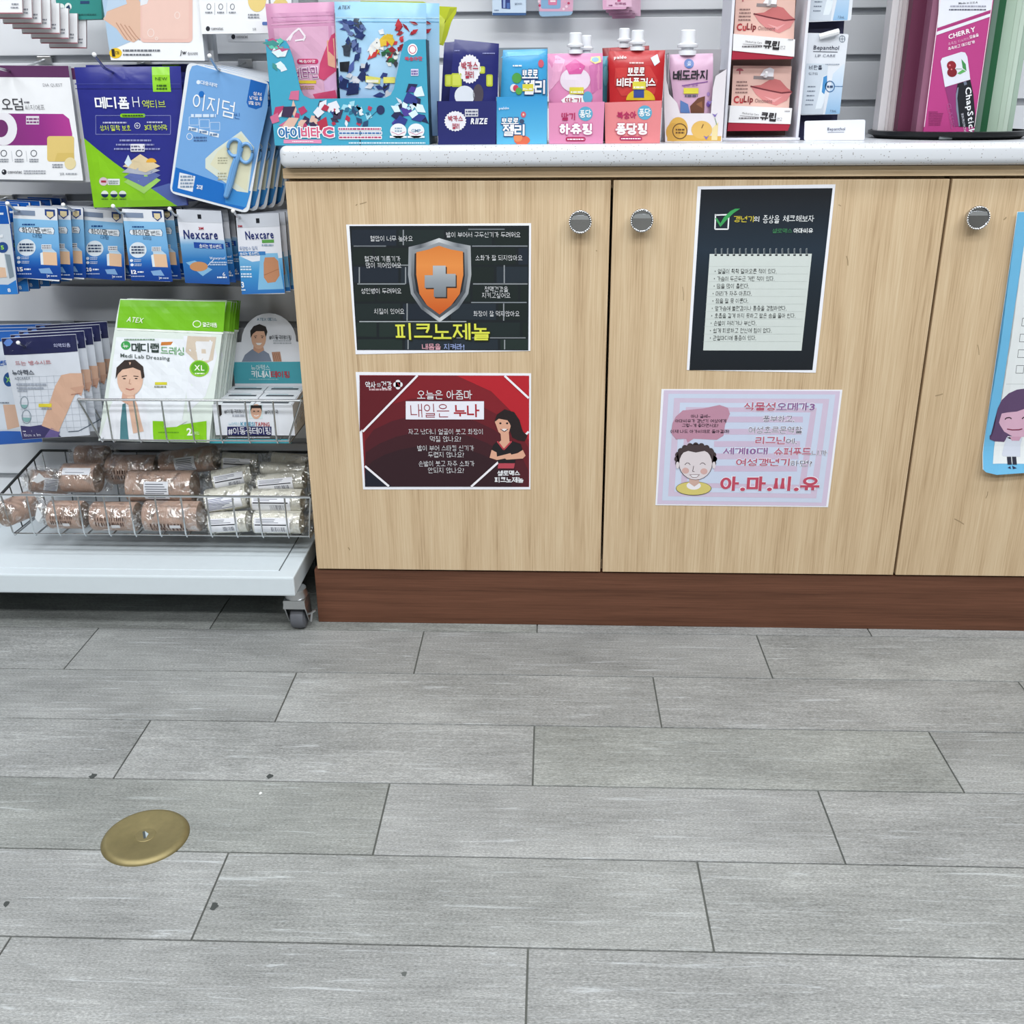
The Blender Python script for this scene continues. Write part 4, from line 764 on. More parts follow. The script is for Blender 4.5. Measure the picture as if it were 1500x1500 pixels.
# --- Nexcare packs
for lab, q, y, big, gl in (('navy lettered waterproof plaster pack numbered six, with a tan oval plaster', [(880, 90), (1104, 98), (1142, 450), (925, 458)], .04, 0, 'navy lettered plaster pack numbered six, %s from the front'), ('navy lettered plaster pack numbered three with large tan plaster, next to the cabinet', [(1177, 115), (1392, 108), (1424, 512), (1208, 515)], .04, 1, 'navy lettered plaster pack numbered three, %s from the front')):
    T, M, A = pack('plaster_pack', lab, 'plaster pack', Z5, q, y, t=.004, r=.002, col='#dcdfe8', fin='gloss', side='#2a3f66')
    def P(u, v): return (q[0][0]+(q[1][0]-q[0][0])*u+(q[3][0]-q[0][0])*v, q[0][1]+(q[1][1]-q[0][1])*u+(q[3][1]-q[0][1])*v)
    h0 = A.pt(P(0, .5))[1]
    A.poly([P(0, .0), P(1, .0), P(1, .17), P(0, .17)], '#c3c8d2', 1).poly([P(.46, .06), P(.54, .06), P(.54, .12), P(.46, .12)], '#1c2028', 3)
    if not big:
        A.poly([P(0, .36), P(1, .4), P(1, 1), P(0, 1)], ('z', 0, h0*1.3, [(0, '#1f4f96'), (.5, '#2f74b4'), (.8, '#6fa3cc'), (1, '#d5dde8')]), 1)
        a, b = P(.1, .34), P(.86, .33); A.text('Nexcare', a[0], a[1], b[0], b[1], 46, '#1e2a6a', .02); a = P(.45, .25); A.text('3M', a[0], a[1], a[0]+25, a[1], 14, '#b03040', .03)
        A.poly([P(.3, .44), P(.96, .45), P(.96, .52), P(.3, .52)], '#20489a', 3); a, b = P(.42, .485), P(.92, .49); A.text('숨쉬는 방수밴드', a[0], a[1], b[0], b[1], 20, '#dfe6f0', .02)
        a = P(.35, .77); A.poly([(a[0]-65, a[1]-20), (a[0]-20, a[1]-30), (a[0]+68, a[1]+15), (a[0]+20, a[1]+48)], '#7fb0d4', 2); A.ell(a[0], a[1], 45, 24, '#c08a5e', 3); A.line([(a[0]+45, a[1]-5), (a[0]+75, a[1]-35)], 3, '#dfe6f0', 3)
        b = P(.62, .655); A.text('Waterproof', b[0], b[1], b[0]+78, b[1], 17, '#dfe6f0', .01); A.fill(b[0], b[1]+14, b[0]+85, b[1]+36, 2, '#b9cce2'); b = P(.9, .86); A.text('6', b[0]-8, b[1], b[0]+5, b[1], 18, '#e4eaf2'); b = P(.78, .9); A.fill(b[0]-10, b[1]-4, b[0]+38, b[1]+9, 1, '#dfe6f0')
    else:
        A.poly([P(0, .52), P(.3, .6), P(1, .56), P(1, 1), P(0, 1)], ('z', 0, h0*1.1, [(0, '#2a6ab0'), (.5, '#3f8fc6'), (1, '#86bada')]), 1)
        a, b = P(.19, .27), P(.84, .265); A.text('Nexcare', a[0], a[1], b[0], b[1], 42, '#1e2a6a', .02); a = P(.03, .15); A.text('3M', a[0], a[1], a[0]+22, a[1], 11, '#b03040', .03)
        A.poly([P(.56, .33), P(.84, .33), P(.84, .37), P(.56, .37)], '#5a9a4a', 3); a = P(.55, .395); A.fill(a[0], a[1]-8, a[0]+58, a[1]+8, 1, '#8fa0b4'); a, b = P(.03, .43), P(.45, .43); A.text('투명방수 밀착', a[0], a[1], b[0], b[1], 20, '#5c78a4')
        A.poly([P(.0, .465), P(.62, .475), P(.62, .52), P(.0, .52)], '#3a7ab8', 3); a, b = P(.03, .495), P(.48, .495); A.text('숨쉬는 방수밴드', a[0], a[1], b[0], b[1], 17, '#e4eaf2', .02)
        A.poly([P(.5, .5), P(.9, .5), P(.98, .95), P(.38, .95)], '#7fb6da', 2); c = [P(.6, .55), P(.82, .55), P(.9, .6), P(.91, .78), P(.8, .86), P(.62, .87), P(.54, .8), P(.56, .62)]; A.poly(c, '#b98362', 3); A.line([P(.55, .77), P(.9, .7)], 3, '#9c6a4e', 4)
        for v in (.67, .76): a = P(.0, v); A.fill(a[0]+4, a[1]-12, a[0]+58, a[1]+14, 2, '#cfe0ee')
        a = P(.0, .88); A.text('3', a[0]+2, a[1], a[0]+15, a[1], 30, '#e8eef4', .03); A.fill(a[0]+2, a[1]+20, a[0]+22, a[1]+32, 1, '#cfe0ee')
    A.build(T); stack(T, M, 3, (.0045, .02, 0), gl, 'stack of '+gl.split(',')[0], jit=.0006)
# --- far left partial packs
T, M, A = pack('plaster_pack', 'blue topped clear plaster pack numbered eight, cut by the left edge', 'plaster pack', (0, 290, 10), [(-420, 90), (110, 110), (268, 1410), (-300, 1420)], .02, t=.004, r=.002, col='#c2ccd6', fin='gloss', side='#1b3f86')
A.poly([(-420, 92), (90, 112), (145, 380), (-390, 380)], '#1a57ac').poly([(90, 115), (102, 115), (150, 380), (138, 380)], '#dfe6ee', 2).poly([(-330, 1260), (120, 1270), (235, 1200), (266, 1408), (-300, 1418)], '#2f78c4', 2).ell(38, 725, 82, 80, '#2a4a86', 3).text('5', 15, 725, 62, 725, 60, '#8fcf5a', .04).text('8', 115, 1350, 160, 1350, 55, '#dfe8f2', .02)
A.poly([(-200, 800), (60, 800), (110, 1150), (-180, 1200)], '#dcdfe2', 2).poly([(-150, 1000), (80, 1020), (100, 1160), (-150, 1180)], '#d7b69c', 3).poly([(70, 820), (150, 830), (210, 1150), (140, 1180)], '#7d8c98', 2).text('벨', -10, 555, 45, 555, 40, '#f0f4f8', .03).rect(-40, 215, 52, 245, '#cfdcec', 3)
A.build(T); stack(T, M, 5, (.006, .026, -.0), 'blue topped clear plaster pack, %s in the stack at the left edge', 'blue topped plaster packs at the left edge')
# --- fourth row: film dressing bags
T, M, A = pack('film_dressing_bag', 'clear film dressing bag with navy header and elbow picture, front of its stack', 'dressing bag', Z6, [(6, 246), (362, 226), (430, 708), (108, 730)], .02, 'pouch', t=.005, col='#cfd5df', fin='pouch', wr=.0006)
A.poly([(8, 247), (362, 228), (372, 308), (20, 326)], '#22264c').poly([(18, 268), (34, 250), (52, 247), (66, 262), (52, 280), (34, 283)], '#5a7fc4', 2).text('의약외품', 263, 278, 340, 276, 18, '#b9bede', .01)
A.poly([(28, 285), (60, 268), (106, 285), (92, 300), (50, 302)], '#7d9ad6', 2) if False else None
A.text('뜨는 방수시트', 80, 362, 252, 356, 20, '#b06a70', .015).text('뉴아렉스', 64, 407, 170, 405, 26, '#3a4250', .03).text('AQUAREX', 76, 436, 152, 434, 15, '#5a6270', .0).fill(84, 455, 230, 472, 1, '#9aa2b0').fill(86, 472, 215, 488, 1, '#9aa2b0').fill(90, 488, 140, 500, 1, '#9aa2b0')
for k in range(10): x = 92+k*34; A.line([(x, 425+k*(-1)), (x+30, 690)], 1.3, '#a9b2bd', 1)
for k in range(9): yy = 425+k*31; A.line([(85+k*3, yy+3), (395+k*3, yy-6)], 1.3, '#a9b2bd', 1)
A.poly([(300, 418), (340, 410), (392, 412), (398, 470), (360, 520), (330, 590), (285, 690), (205, 660), (240, 560), (270, 470)], '#cfa891', 3).poly([(340, 480), (392, 520), (404, 470)], '#c49a84', 4).line([(345, 512), (390, 506)], 4, '#a87868', 5)
A.ring(122, 550, 20, 30, 3, '#7d8c98', 3).ell(122, 560, 18, 20, '#7fa8a8', 2, 12, 180, 360).ring(132, 618, 24, 34, 3, '#7d8c98', 3).ell(132, 622, 20, 22, '#7fa8a8', 2, 12, 180, 360).rect(192, 554, 254, 570, '#d8c93a', 6).fill(206, 572, 256, 584, 1, '#8a8f98')
A.poly([(100, 662), (150, 664), (210, 655), (250, 670), (295, 715), (108, 728)], '#3a3566', 2).poly([(250, 670), (292, 690), (280, 716), (215, 718)], '#6a5c94', 3).line([(330, 690), (380, 686), (432, 660)], 4, '#4a5866', 3).text('10cm x 1m', 118, 707, 198, 703, 15, '#cfcfe6', .0).fill(113, 684, 130, 692, 1, '#dfe0ee')
A.build(T); stack(T, M, 4, (.0045, .022, .001), 'clear film dressing bag with navy header, %s from the front', 'clear film dressing bags with navy headers')
T, M, A = pack('film_dressing_bag', 'pale blue dressing bag with a blue base, behind the navy headed bags', 'dressing bag', Z6, [(-160, 215), (128, 208), (205, 742), (-60, 760)], .09, 'pouch', t=.004, col='#cdd6e2', fin='pouch')
B = Art(M, *Z6, fin='pouch', bulge=A.bulge, step=A.step); B.poly([(-160, 217), (128, 210), (134, 258), (-150, 262)], '#2a63b4'); B.build(T, 'header_print'); A.poly([(-80, 690), (30, 686), (196, 690), (204, 740), (-60, 757)], '#2a5fb4'); A.build(T, 'base_print'); A = Art(M, *Z6, fin='pouch', bulge=B.bulge, step=B.step); A.poly([(-110, 300), (122, 296), (170, 676), (-70, 680)], '#d3dce8'); A.text('밴드', 2, 362, 45, 360, 24, '#2a5fb4', .04).ell(48, 440, 26, 34, '#24508c', 2).text('X', 34, 440, 58, 440, 26, '#7fc46a', .03).poly([(20, 560), (100, 560), (120, 660), (40, 680)], '#d3b09a', 2).fill(8, 545, 50, 556, 1, '#7d8794')
A.build(T); stack(T, M, 2, (.008, .03, 0), 'pale blue dressing bag with a blue base, %s in its stack', 'pale blue dressing bags')
# --- hooks
for pb, ph, yh, pt_, yt, lb in [((66, 88), (40, 105), .07, (-12, 88), -.01, 'peg hook through the purple headed pack'), ((212, 92), (187, 107), .055, (145, 80), -.015, 'peg hook through the navy and lime pouch'), ((360, 92), (340, 107), .06, (308, 82), -.006, 'peg hook through the tilted blue card'),
    ((10, 290), (-24, 309), .05, (-60, 298), .0, 'peg hook at the left edge above the clear plaster pack'), ((88, 290), (52, 309), .045, (13, 298), .002, 'peg hook through the plaster packs numbered fifteen'), ((152, 291), (140, 309), .09, (96, 300), .028, 'peg hook through the plaster packs numbered twenty'), ((225, 291), (212, 312), .06, (181, 302), .01, 'peg hook through the plaster packs numbered twelve'), ((300, 292), (290, 316), .05, (262, 306), .01, 'peg hook through the navy lettered packs numbered six'), ((385, 294), (377, 318), .05, (353, 309), .008, 'peg hook through the navy lettered packs numbered three'), ((101, 474), (58, 507), .05, (28, 502), -.004, 'peg hook through the navy headed film bags')]:
    hook(pb, ph, yh, pt_, yt, lb)
# ================================================================ wire baskets and what lies in them
def basket(label, fl, fr, back_y, back_z, bz, inset, n, back=M_WIRE):
    (x0, y0, z0), (x1, _, _) = fl, fr; cx = (x0+x1)/2; T = thing('wire_basket', label, 'basket', rig((cx, back_y, bz)), 'wire baskets hung on the slatted panel')
    L = lambda x, y, z: (x-cx, y-back_y, z-bz); bl, brr = L(x0, back_y, back_z), L(x1, back_y, back_z); FL, FR = L(x0, y0, z0), L(x1, y0, z0)
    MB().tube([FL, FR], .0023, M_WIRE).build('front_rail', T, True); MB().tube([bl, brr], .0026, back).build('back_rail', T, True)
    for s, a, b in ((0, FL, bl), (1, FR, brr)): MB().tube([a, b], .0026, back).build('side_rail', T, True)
    b0, b1, b2, b3 = L(x0+inset, y0+.004, bz), L(x1-inset, y0+.004, bz), L(x1-inset, back_y-.004, bz), L(x0+inset, back_y-.004, bz)
    MB().tube([b0, b1, b2, b3], .0015, M_WIRE, closed=True).build('base_rail', T, True)
    for k in range(n+1):
        t = k/n; xa = FL[0]+(FR[0]-FL[0])*t; xb = min(max(xa, b0[0]), b1[0])
        pth = [(xa, FL[1], FL[2]-.001), (xb, b0[1]-.003, b0[2]+.004), (xb, b0[1]+.002, b0[2]-.004), (xb, b2[1], b0[2]-.003), (xa, bl[1]-.001, bl[2])]
        MB().tube(pth, .0016, M_WIRE, 6).build('wire', T, True)
    m = max(3, int((back_y-y0)/.03))
    for s in (0, 1):
        for k in range(1, m):
            t = k/m; p = [Vector(a)*(1-t)+Vector(b)*t for a, b in ((FL, bl), (FR, brr))][s]; q = [Vector(a)*(1-t)+Vector(b)*t for a, b in ((b0, b3), (b1, b2))][s]
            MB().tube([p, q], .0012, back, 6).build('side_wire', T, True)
    return T
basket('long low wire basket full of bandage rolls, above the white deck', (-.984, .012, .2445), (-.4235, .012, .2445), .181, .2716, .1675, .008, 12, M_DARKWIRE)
basket('short wire basket holding the green dressing bags and the tape box', (-.813, .012, .4215), (-.4262, .012, .4215), .181, .43, .3475, .027, 8)
# --- sterile dressing bags
T, M, A = pack('dressing_bag', 'clear dressing bag with lime header and man in white shirt, front of its stack', 'dressing bag', Z6, [(574, 58), (1080, 70), (1000, 745), (470, 735)], .026, 'pouch', t=.0035, col='#d8e2dc', fin='pouch', tilt=-.2, wr=.0007)
A.poly([(575, 62), (1078, 72), (1068, 216), (563, 196)], '#74b822').poly([(563, 198), (1068, 218), (1067, 226), (562, 206)], '#e8f0e6', 2)
A.text('ATEX', 612, 155, 690, 162, 24, '#e6f0dc', .01, slant=.3).text('멸균제품', 972, 180, 1040, 184, 22, '#e6f0dc', .03).ring(944, 178, 20, 17, 4, '#e6f0dc', 3)
A.poly([(560, 240), (880, 250), (905, 430), (860, 735), (720, 735), (520, 530)], '#e3e8ee', 1).poly([(880, 235), (1010, 232), (1040, 330), (985, 520), (900, 600)], '#e1e5ec', 1).poly([(900, 235), (1035, 240), (1020, 350), (960, 380), (890, 310)], '#cdbfae', 2).poly([(935, 260), (1020, 262), (1000, 350), (950, 360)], '#dfe0e2', 3)
A.ell(605, 280, 23, 21, '#3f9a52', 3).text('뉴', 592, 280, 618, 280, 22, '#e6f0e6', .01).text('메디랩', 633, 290, 764, 292, 44, '#2c3c38', .03).text('드레싱', 772, 304, 884, 308, 38, '#4f9a50', .005).text('Medi Lab Dressing', 580, 330, 815, 345, 24, '#55605e', .01).poly([(776, 264), (830, 262), (820, 278), (772, 280)], '#c47a3a', 3).fill(598, 246, 745, 258, 1, '#7d9a80')
A.ell(956, 390, 47, 40, '#8cc63a', 4).ell(956, 388, 40, 33, '#5fa82a', 5).text('XL', 932, 386, 980, 388, 26, '#eef4e0', .02).fill(936, 408, 980, 420, 1, '#e0eed0', L=8).rect(745, 455, 802, 468, '#cfc83a', 6).fill(742, 470, 798, 484, 1, '#8a8f80')
SKN = '#d8b49f'
A.poly([(535, 560), (575, 520), (660, 520), (700, 560), (725, 735), (475, 735)], '#e4e7ee', 4).poly([(590, 500), (650, 500), (650, 545), (620, 565), (585, 545)], '#c99f8b', 5).ell(626, 440, 62, 80, SKN, 6).poly([(556, 440), (562, 385), (600, 350), (650, 348), (688, 380), (696, 430), (682, 440), (676, 400), (640, 385), (590, 395), (570, 415)], '#3b3230', 7)
A.line([(588, 428), (612, 424)], 4, '#4a3c38', 8).line([(642, 426), (666, 428)], 4, '#4a3c38', 8).ell(600, 438, 7, 3, '#3a302e', 8, 10).ell(655, 438, 7, 3, '#3a302e', 8, 10).line([(626, 440), (622, 462), (632, 464)], 3, '#b98e7a', 8).line([(606, 486), (626, 492), (646, 486)], 5, '#b06a62', 8)
A.poly([(590, 560), (605, 555), (618, 735), (575, 735), (580, 640)], '#4f7f88', 6).poly([(612, 525), (640, 520), (660, 560), (690, 690), (640, 700), (625, 600)], SKN, 7).poly([(600, 540), (650, 540), (655, 556), (602, 556)], '#cfa48f', 8)
A.poly([(733, 640), (790, 642), (785, 672), (850, 668), (920, 650), (990, 640), (988, 740), (735, 736)], '#86c81e', 5).text('2', 895, 692, 920, 692, 36, '#f0f4ea', .04).text('매입', 925, 698, 955, 698, 15, '#dcebc0').fill(760, 690, 860, 700, 1, '#5f9a20').poly([(790, 642), (850, 636), (900, 640), (848, 668), (788, 672)], '#dfe3e6', 6)
A.build(T); stack(T, M, 7, (.0002, .0125, -.0022), 'clear dressing bag with lime header, %s from the front in the basket', 'lime headed dressing bags in the basket', jit=.0015)
# --- kinesiology tape display box
f6 = lambda x, y: (Z6[0]+x/Z6[2], Z6[1]+y/Z6[2])
YF, YB = .034, .15
a, b, c = at(*f6(1000, 562), YF), at(*f6(1397, 566), YF), at(*f6(1395, 748), YF)
x0, x1, zt, zb = a.x+.005, min(b.x, -.4415), (a.z+b.z)/2, .3505; zr = at(*f6(1290, 462), YB).z
M = rig(((x0+x1)/2, YF, zb)); T = thing('tape_display_box', 'white and teal counter display box for athletic tape with arched back card', 'display box', M)
hw, hh, dp = (x1-x0)/2, zt-zb, YB-YF; mb = MB(); pw = mat('#dfe3ea')
mb.box(-hw, hw, 0, .0012, 0, hh, pw).box(-hw, hw, 0, dp, 0, .0012, pw)
for s in (-1, 1):
    xa, xb = sorted((s*hw, s*(hw-.0012))); k8 = [(xa, .0012, 0), (xa, dp, 0), (xa, dp, zr-zb), (xa, .0012, hh), (xb, .0012, 0), (xb, dp, 0), (xb, dp, zr-zb), (xb, .0012, hh)]
    mb.add(k8, [(0, 1, 2, 3), (4, 7, 6, 5), (0, 4, 5, 1), (1, 5, 6, 2), (2, 6, 7, 3), (3, 7, 4, 0)], pw)
mb.build('tray', T)
A = Art(M, *Z6)
A.rect(1002, 728, 1392, 748, '#3f9aa8').text('#이동국테이핑', 1072, 595, 1180, 595, 20, '#3a4048', .01).text('#이동국', 1265, 598, 1330, 598, 20, '#3a4048', .01).text('뉴아텍스', 1092, 655, 1148, 655, 18, '#9ac4d4').text('KINESI', 1150, 655, 1218, 656, 20, '#4a96b4', .02).text('TAPING', 1220, 656, 1288, 657, 20, '#b04048', .02)
A.rect(1086, 668, 1297, 710, '#23265a', 2).text('#이동국테이핑', 1090, 689, 1293, 689, 36, '#e8eaf2', .015).fill(1110, 606, 1178, 624, 1, '#a9aeb8').fill(1090, 714, 1290, 724, 1, '#b4bac2')
A.rect(1190, 563, 1255, 630, '#cfe0e4', 2).ell(1224, 596, 26, 36, '#d4a890', 3).poly([(1196, 596), (1198, 566), (1250, 566), (1252, 596), (1244, 580), (1204, 580)], '#2c2624', 4).ell(1214, 594, 4, 3, '#2c2624', 5, 8).ell(1234, 594, 4, 3, '#2c2624', 5, 8).line([(1214, 614), (1224, 618), (1236, 613)], 4, '#e8e4e2', 5).poly([(1042, 564), (1056, 564), (1060, 610), (1050, 620)], '#2c2624', 3)
A.build(T)
Mb = rig(((x0+x1)/2, YB, zb)); A = Art(Mb, *Z6)
cx_, pts = 1284, []
pts += [A.pt((1122, 470)), A.pt((1100, 268)), A.pt((1154, 264))]+[A.pt((cx_-131*math.cos(k*math.pi/14), 262-136*math.sin(k*math.pi/14))) for k in range(15)]+[A.pt((1440, 266)), A.pt((1446, 470))]
lim = -.4405-(x0+x1)/2; pts = [(min(x, lim), z) for x, z in pts]; pts[0] = (pts[0][0], .002); pts[-1] = (pts[-1][0], .002)
bc = MB().prism(pts[::-1], 0, .0012, mat('#e2e5ec'), mat('#cfd3da')).build('back_card', T); bc.location = (0, dp, 0)
A.poly([(1110, 360), (1438, 358), (1444, 462), (1122, 462)], '#4aa2b0').text('뉴아텍스', 1200, 386, 1290, 386, 28, '#dfeef0').text('키네시', 1202, 417, 1292, 417, 34, '#eef4f6', .03).text('테이핑', 1295, 418, 1384, 419, 32, '#b4404c', .04).text('ATEX 메디스', 1228, 154, 1322, 156, 16, '#4a7f9a', .0).text('#이동국테이핑', 1286, 241, 1392, 243, 22, '#3a4048', .015).fill(1306, 252, 1392, 275, 2, '#b4bac2').fill(1190, 437, 1330, 446, 1, '#8ac0c8')
A.poly([(1155, 358), (1170, 325), (1205, 298), (1250, 298), (1285, 320), (1298, 357)], '#7b8597', 2).poly([(1212, 280), (1255, 280), (1262, 302), (1235, 318), (1210, 302)], '#c99a80', 3).ell(1236, 245, 35, 52, '#d8ab90', 4).poly([(1198, 245), (1196, 210), (1212, 188), (1240, 178), (1270, 190), (1278, 215), (1270, 240), (1262, 212), (1225, 212), (1208, 225)], '#26211f', 5)
A.line([(1214, 236), (1228, 234)], 3, '#3a2e2a', 6).line([(1246, 234), (1260, 236)], 3, '#3a2e2a', 6).ell(1221, 243, 4, 2.5, '#2c2422', 6, 8).ell(1253, 243, 4, 2.5, '#2c2422', 6, 8).poly([(1222, 268), (1252, 268), (1244, 278), (1230, 278)], '#eceaea', 6).poly([(1298, 312), (1338, 310), (1346, 357), (1305, 357)], '#b58a72', 3)
for k in range(4): A.line([(1303+k*9, 318), (1312+k*9, 355)], 2.5, '#8f6650', 4)
o = A.build(T); o.location = (0, dp, 0)
RISE = (zr-zt)/dp
W_, D_ = (2*hw-.006)/2, (dp-.005)/3
lid = MB().bbox(-W_/2+.001, W_/2-.001, -D_/2+.001, D_/2-.001, 0, hh-.004, mat('#dde2e8'), .0006).data('carton'); stripe = MB().box(-W_/2+.01, W_/2-.008, -.006, .002, hh-.0039, hh-.0036, mat('#3a4048')).box(-W_/2+.012, W_/2-.02, .006, .009, hh-.0039, hh-.0036, mat('#9ab8c0')).data('label_stripe')
for r in range(3):
    for s in (0, 1):
        t = thing('tape_carton', 'white tape carton in the display box, %s row, %s column' % (['front', 'middle', 'rear'][r], ['left', 'right'][s]), 'carton', rig(((x0+x1)/2+(s-.5)*W_*1.0, YF+.002+D_*(r+.5), zb+.0014+max(0, RISE*D_*(r+.5)))), 'tape cartons in the display box')
        link('carton', lid, t); link('label_stripe', stripe, t)
# --- bandage rolls
def m_crepe(name, c0, c1):
    m, nt, b = new_mat(name); b.inputs['Roughness'].default_value = .85
    wv = N(nt, 'ShaderNodeTexWave', wave_type='BANDS', bands_direction='X'); wv.inputs['Scale'].default_value = 170; wv.inputs['Distortion'].default_value = 1.5; tc = N(nt, 'ShaderNodeTexCoord'); nt.links.new(tc.outputs['Object'], wv.inputs['Vector'])
    q = N(nt, 'ShaderNodeMix'); q.inputs[0].default_value = .5; nt.links.new(wv.outputs['Fac'], q.inputs[2]); nt.links.new(noise(nt, s=70), q.inputs[3])
    nt.links.new(ramp(nt, [(.2, c0), (.8, c1)], q.outputs[0]), b.inputs['Base Color']); bump(nt, b, wv.outputs['Fac'], .5, .0008); return m
M_TAN = m_crepe('tan_crepe', '#9c8173', '#c6ab9b'); M_CREAM = m_crepe('cream_cotton', '#d2d0c2', '#e8e7dd')
M_CORE = plain('roll_end', '#a08a7a', .9, var=.5, ns=120); M_CREAM_END = plain('roll_end_cream', '#c2bfae', .9, var=.4, ns=120)
Z7 = (0, 620, 3.125); f7 = lambda x, y: (x/3.125, 620+y/3.125)
def roll(label, cx, cy, wpx, dpx, y, tan=True, yaw=0, lean=0, marks='t', oval=1.0):
    c = at(*f7(cx, cy), y); dist = (c-CAM).dot(FW); w, r = wpx/3.125/F*dist, dpx/3.125/F*dist/2
    M = rig((c.x, y, c.z), yaw, 0, lean); T = thing('bandage_roll', label, 'bandage roll', M, 'tan crepe bandage rolls in the low basket' if tan else 'cream bandage rolls in the low basket')
    n = 26; mb = MB(); mm, me_ = (M_TAN, M_CORE) if tan else (M_CREAM, M_CREAM_END)
    body = MB().lathe([(r*.97, -w/2), (r, -w/2+.0015), (r, w/2-.0015), (r*.97, w/2)], mm, n, 'x'); mb.add([(x, y_, z*oval) for x, y_, z in body.v], body.f, mm); mb.build('roll', T, True)
    for s in (-1, 1):
        e = MB().lathe([(r*.96, 0), (r*.8, s*.0006), (r*.62, -s*.0004), (r*.45, s*.0006), (r*.3, -s*.0006), (r*.2, s*.0004), (0.0, -s*.002)], me_, n, 'x'); MB().add([(x+s*(w/2+.0004), y_, z*oval) for x, y_, z in e.v], e.f, me_).build('roll_end', T, True)
    bul = lambda x, z: r-math.sqrt(max(0, r*r-min((z/oval)**2, r*r*.985)))
    A = Art(M, d=-r-.0016, bulge=bul, step=.0001); rn = random.Random(int(cx*7+cy))
    R_ = lambda xa, za, xb, zb_, col, L=1: A.raw([(xa*w, za*r), (xb*w, za*r), (xb*w, zb_*r), (xa*w, zb_*r)], [(0, 1, 2, 3)], col, L)
    if marks == 't':       # dark stamped lettering
        for row, (za, zb_) in enumerate(((-.35, -.05), (.05, .3)) if rn.random() < .5 else ((-.75, -.5), (-.45, -.15))):
            x = -.35
            while x < .3:
                k = rn.uniform(.01, .03); R_(x, za, x+k, zb_, '#54403a'); x += k+rn.uniform(.015, .05)
        R_(.0, -.5, .2, -.25, '#e0dfe2', 3)
    if marks == 'l':       # white printed label
        R_(-.2, -.5, .18, .62, '#dcdfe6', 2); [R_(-.18+rn.uniform(0, .04), .5-k*.14, .1+rn.uniform(0, .06), .44-k*.14, '#70747e', 3) for k in range(8)]
    if marks == 'w':       # white paper wrap with print and barcode
        R_(-.46, -.6, .3, .72, '#e6e8ee', 2); R_(-.44, .1, .26, .2, '#24262c', 3)
        for k in range(3): R_(-.42, .32+k*.12, -.42+rn.uniform(.3, .6), .37+k*.12, '#7a7f8c', 3)
        for k in range(14): R_(-.1+k*.022, -.5, -.1+k*.022+rn.choice((.006, .012)), -.05, '#4a4e5c', 3)
    if marks == 'c': R_(-.4, .55, .42, .9, '#dcdfe6', 2); R_(-.3, .66, .25, .7, '#8a8f9a', 3)
    if marks == 'p':
        R_(-.46, -.5, .4, .6, '#e6e8ee', 2)
        for k in range(8): R_(-.43, .48-k*.12, -.43+rn.uniform(.3, .7), .43-k*.12, '#6a7090', 3)
    if A.mb.v: A.build(T, 'label_print', cells=.0045)
    fm = MB(); prof = [(r*.7, -w/2-.014), (r*.45, -w/2-.009), (r*.9, -w/2-.004), (r*1.03+.0004, -w/2), (r+.0012, -w/4), (r+.001, 0), (r+.0012, w/4), (r*1.03+.0004, w/2), (r*.9, w/2+.005), (r*.5, w/2+.011), (r*.85, w/2+.018)]
    fm.lathe(prof, M_FILM, n, 'x'); fm.f = fm.f[:len(fm.f)-2]; fm.m = fm.m[:len(fm.f)]
    fm.v = [(x+rn.uniform(-.002, .002)*(abs(x) > w/2-.001), y_+rn.uniform(-1, 1)*(.005 if abs(x) > w/2+.002 else .0003), (z+rn.uniform(-1, 1)*(.005 if abs(x) > w/2+.002 else .0003))*oval) for x, y_, z in fm.v]
    fm.build('wrapper', T, True)
    return T
roll('tan bandage roll at the left edge of the low basket, end facing forward', 78, 392, 150, 120, .045, yaw=1.15, marks='')
roll('tan bandage roll lying second from the left in the front row', 312, 418, 152, 128, .046)
roll('tan bandage roll with a small price tag, third from the left in front', 532, 425, 200, 132, .046)
roll('widest tan bandage roll of the front row with a price tag', 796, 424, 250, 138, .046)
roll('short tan bandage roll with a white top label, lying above the front row', 375, 250, 156, 133, .088, marks='c')
roll('long tan bandage roll with a printed white label, middle of the heap', 745, 288, 296, 147, .088, marks='l')
roll('tan bandage roll with black lettering, behind the labelled long roll', 615, 212, 224, 136, .142)
roll('dark tan bandage roll at the back left of the heap', 425, 152, 135, 101, .15, marks='')
roll('slanted tan bandage roll with a pale label at the back of the heap', 868, 172, 250, 115, .142, lean=-.14, marks='l')
roll('tan bandage roll half buried under clear wrap, back left corner', 225, 270, 156, 103, .125, yaw=.6, lean=.3, marks='l')
roll('cream bandage roll lowest in the left cream column', 1050, 452, 175, 96, .046, False, marks='w', lean=-.06)
roll('tilted cream bandage roll with small blue print, left cream column', 1042, 345, 185, 115, .075, False, marks='p', lean=-.14, yaw=.1)
roll('cream bandage roll third up in the left cream column', 1062, 248, 172, 94, .115, False, marks='w', lean=-.1, yaw=.3)
roll('cream bandage roll topmost in the left cream column', 1098, 180, 156, 87, .15, False, marks='w', lean=.12, yaw=.2)
roll('cream bandage roll lowest beside the cabinet', 1275, 452, 215, 104, .046, False, marks='w')
roll('cream bandage roll with black stripe, second up beside the cabinet', 1272, 352, 229, 106, .072, False, marks='w')
roll('cream bandage roll third up beside the cabinet', 1288, 268, 213, 83, .1, False, marks='w', lean=-.1)
roll('plain cream bandage roll fourth up beside the cabinet', 1298, 212, 203, 62, .13, False, marks='', lean=.05)
roll('greyish cream bandage roll at the very back beside the cabinet', 1325, 166, 156, 57, .158, False, marks='', lean=.06)

